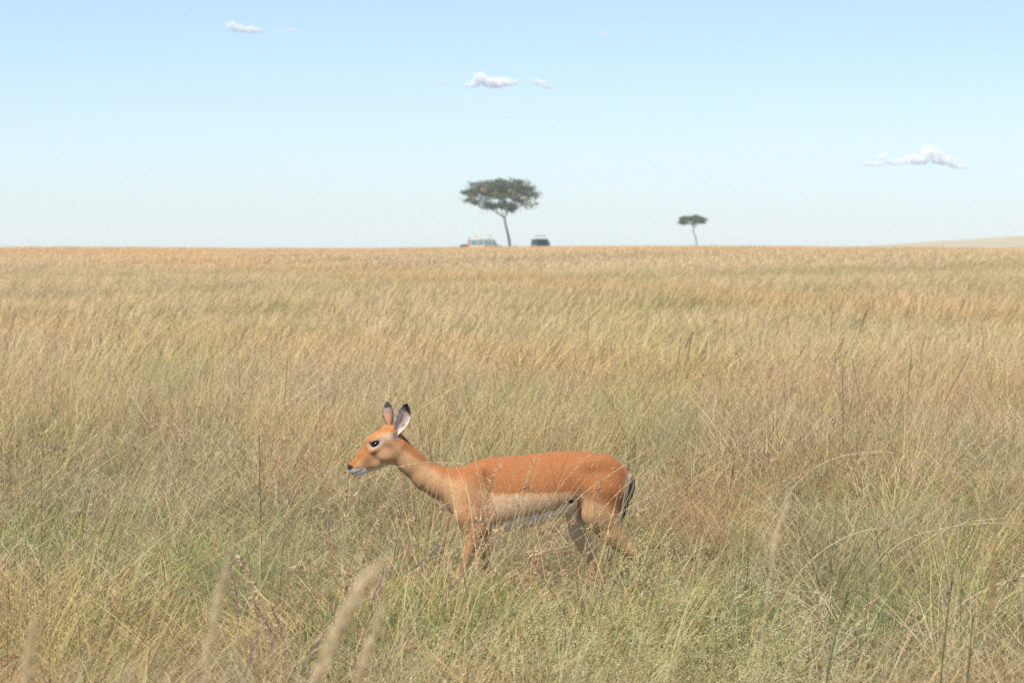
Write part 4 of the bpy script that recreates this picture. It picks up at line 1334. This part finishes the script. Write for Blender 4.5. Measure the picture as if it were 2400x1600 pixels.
dk = np.array((.10, .085, .05)); dg = np.array((.13, .15, .06))
RG, RL = 'dark stalks among the tall hay', 'thin dark bare stalk standing up among the pale hay'
def reed(tip, bot, hh=1.1, col=dk, r=.0038, label=RL, group=RG):
    d = (CAMZ - hh) * FPX / (tip[1] - HORIZON)
    g0 = float(ground_z((tip[0] - 1200) / FPX * d, d))
    d = (CAMZ - hh - g0) * FPX / (tip[1] - HORIZON)
    stem('dark_stalk', 'stalk', label, [bot, ((tip[0] + bot[0]) / 2 + random.uniform(-2, 2), (tip[1] + bot[1]) / 2), tip], d, r * max(1, d / 22), col, None, group, 12)
for tip, bot, hh in [((559, 838), (564, 975), .86), ((1837,737),(1814,796),.92), ((1845,739),(1850,765),.92), ((1951,727),(1934,907),.95), ((1978,793),(1944,884),.95), ((2032,727),(1997,838),.95), ((2028,735),(1990,860),.94),
                     ((1997,838),(2017,938),.9), ((2137,812),(2129,911),.95), ((2277,825),(2210,942),.95), ((1596,789),(1588,846),.9), ((1622,777),(1611,838),.9), ((1974,865),(1976,988),.92), ((665,764),(644,846),.9), ((1379,760),(1371,850),.9),
                     ((1700,745),(1697,840),.9), ((2306,790),(2300,850),.9)]:
    reed(tip, bot, hh)
reed((608, 1020), (611, 1190), .84, dk, .003, 'thin dark bare stalk standing upright left of the impala head', None)
GS = 'green stalks in the foreground right of the flowering weeds'
for tip, bot in [((1990, 1385), (1952, 1493)), ((2231, 1360), (2212, 1497)), ((2281, 1440), (2266, 1597))]:
    reed(tip, bot, .75, dg, .004, 'dark green stalk standing in the grass right of the flowering weeds', GS)

# blurred heads close to the lens
GP = 'soft seed plumes close by'
def plume(pix, d, r, label, n=260, col=(.74, .62, .40)):
    st = stem('grass_plume', 'grass plume', label, pix, d, .0022, np.array(col), None, None, 30)
    P = np.array([at(a, b, d) for a, b in pix]) - np.array(st.location)
    P = smooth_path(P, 20)
    r0 = np.random.default_rng(int(pix[0][0]))
    t = r0.random(n) * 18.99
    i = t.astype(int); f = (t - i)[:, None]
    c = P[i] * (1 - f) + P[i + 1] * f
    T = P[i + 1] - P[i]; T /= np.linalg.norm(T, axis=1)[:, None]
    rr_ = r * np.interp(t / 19, [0, .15, .7, 1], [.45, 1, .8, .15])
    o = r0.normal(0, 1, (n, 3)); o -= T * (o * T).sum(1)[:, None]; o /= np.linalg.norm(o, axis=1)[:, None]
    a = c; b = c + T * (rr_ * 2.2)[:, None] + o * rr_[:, None]
    s_ = np.cross(b - a, r0.normal(0, 1, (n, 3))); s_ /= np.linalg.norm(s_, axis=1)[:, None]
    mid = (a + b) / 2
    V = np.stack([a, mid + s_ * .0012, b, mid - s_ * .0012], 1).reshape(-1, 3)
    obj('seed_head', V, np.arange(n)[:, None] * 4 + np.array([[0, 1, 2, 3]]), M_plant, st, np.repeat(np.array(col) * r0.uniform(.8, 1.2, (n, 1)), 4, 0))
plume([(478,1556),(496,1470),(515,1390),(541,1286)], 4.2, .0085, 'soft slim straw plume standing close by, left of the broad leaning plume')
plume([(728,1612),(790,1480),(846,1370),(908,1300)], 3.9, .012, 'broad soft straw plume leaning right, the largest of the close plumes', 420)
plume([(830,1620),(860,1530),(898,1410)], 4.6, .009, 'faint soft plume just right of the broad leaning plume', 300)
plume([(58,1640),(66,1550),(84,1445)], 4.2, .009, 'soft straw plume at the far end from the flowering weeds', 360)
plume([(2318,1480),(2324,1380),(2336,1210)], 5.6, .006, 'soft brownish stem upright beyond the arching stems', 260, (.50, .36, .19))
plume([(1806,1320),(1832,1220),(1862,1130)], 6.2, .008, 'soft pale plume rising beside the arching stems', 300)

# nodding rust-pink heads in the left foreground
GN = 'nodding pink seed heads left of the broad plume'
for pp, d in [([(560,1480),(556,1400),(545,1330),(532,1312)], 10.8), ([(604,1480),(600,1400),(585,1345),(562,1305)], 10.8), ([(640,1530),(632,1460),(612,1420),(596,1416)], 10.6), ([(668,1540),(660,1470),(642,1425),(632,1412)], 10.6)]:
    stem('nodding_seed_head', 'grass stem', 'nodding rust pink grass head on a bent stem left of the broad soft plume', pp, d, .003, np.array((.50,.33,.17)), (.72, 110, .026, .0045, .9, [(PINK, 3), (PALE, 1)], .2), GN, 20)
GD = 'grey brown finger-like seed heads'
for pp, d in [([(560,1640),(578,1560),(592,1500),(606,1478)], 10.4), ([(700,1600),(712,1540),(730,1510),(752,1494)], 10.4), ([(930,1400),(960,1340),(1000,1300),(1040,1275)], 13.2), ([(860,1440),(880,1380),(900,1340)], 12.6), ([(2205,1420),(2228,1370),(2232,1362)], 13.0), ([(700,1620),(725,1575),(745,1550)], 10.2), ([(1030,1420),(1060,1370),(1085,1345)], 13.0)]:
    stem('finger_seed_head', 'grass stem', 'short stem tipped with a grey brown bunch of fine awns', pp, d, .0025, np.array((.40,.32,.2)), (.72, 70, .045, .0028, .35, [(PUR, 3), (PINK, .5)], -.1), GD, 18)

# ------------------------------------------------------------------ flowering weeds
def weed(label, px, d, h, w, seed, group):
    r0 = np.random.default_rng(seed)
    x = (px - 1200) / FPX * d
    gz = float(ground_z(x, d))
    root = empty('flowering_weed', (x, d, gz)); tag(root, label, 'weed', group)
    g = MB(); tips = []
    for i in range(5):
        a = r0.uniform(0, 6.28); q = r0.uniform(.25, 1) * w
        top = np.array([q * math.cos(a), q * math.sin(a), h * r0.uniform(.55, .85)])
        mid = top * np.array([.45, .45, .55])
        P = smooth_path([(0, 0, -.02), mid, top], 7)
        g.tube(P, np.linspace(.0032, .0018, 7), 4, C=(.46, .45, .20))
        for j in range(7):
            b = P[r0.integers(2, 7)]
            e = b + r0.normal(0, 1, 3) * np.array([.085, .085, .05]) + np.array([0, 0, h * r0.uniform(.10, .24)])
            g.tube([b, (b + e) / 2 + r0.normal(0, .008, 3), e], [.0016, .0013, .001], 3, C=(.50, .47, .22), cap=False)
            for q2 in range(6):
                e2 = (b + e) / 2 * .5 + e * .5 + r0.normal(0, .032, 3) + np.array([0, 0, .02])
                g.tube([(b * .3 + e * .7), e2], [.001, .0008], 3, C=(.54, .50, .25), cap=False)
                tips.append(e2)
    g.build('stems', M_plant, root)
    tips = np.array(tips); n = len(tips)
    rep = 2
    T = np.repeat(tips, rep, 0) + r0.normal(0, .012, (n * rep, 3)); n *= rep
    r_ = r0.uniform(.0018, .0036, (n, 1, 1))
    octv = np.array([(1,0,0),(-1,0,0),(0,1,0),(0,-1,0),(0,0,1.3),(0,0,-1.1)])
    V = (T[:, None, :] + octv[None] * r_).reshape(-1, 3)
    F = np.array([(0,2,4),(2,1,4),(1,3,4),(3,0,4),(2,0,5),(1,2,5),(3,1,5),(0,3,5)])
    pal = np.array([(.66,.62,.34),(.60,.53,.22),(.74,.72,.48),(.52,.38,.15),(.60,.48,.20)])
    c = pal[r0.integers(0, 5, n)]
    obj('flower_buds', V, (np.arange(n)[:, None, None] * 6 + F[None]).reshape(-1, 3), M_plant, root, np.repeat(c, 6, 0))['kind'] = 'stuff'
GW = 'flowering weeds below the impala'
WL = 'bushy weed covered in tiny pale yellow green buds, in the weed patch below the impala'
for i, (px, d, h, w) in enumerate([(1235, 11.9, .46, .17), (1310, 12.2, .48, .18), (1400, 12.0, .48, .18), (1500, 12.4, .55, .18), (1590, 12.4, .66, .19), (1660, 12.1, .62, .19), (1730, 11.9, .58, .19), (1810, 11.7, .50, .18), (1890, 11.6, .44, .17), (1960, 11.4, .34, .15),
        (1350, 11.5, .42, .17), (1450, 11.3, .44, .18), (1550, 11.4, .48, .18), (1650, 11.3, .46, .18), (1750, 11.3, .42, .17), (1150, 11.5, .42, .16)]):
    weed(WL, px, d, h, w, 20 + i, GW)
for i, (px, d, h) in enumerate([(960, 11.3, .42), (1040, 11.6, .46)]):
    weed('small weed with pale green buds above the fresh green grass patch', px, d, h, .15, 60 + i, 'small weeds by the fresh grass')

# ------------------------------------------------------------------ the air
def build_haze():
    g = MB(); g.box((-3600, -75, -8), (3600, 2700, 14))
    m_, nt, out = new_mat('air')
    v = nt.nodes.new('ShaderNodeVolumePrincipled')
    v.inputs['Color'].default_value = (.82, .96, 1.0, 1)
    v.inputs['Density'].default_value = 0.00026
    v.inputs['Anisotropy'].default_value = .0
    nt.links.new(v.outputs[0], out.inputs['Volume'])
    tag(g.build('haze', m_), 'pale warm-day haze over the plain', 'haze', kind='stuff')
build_haze()
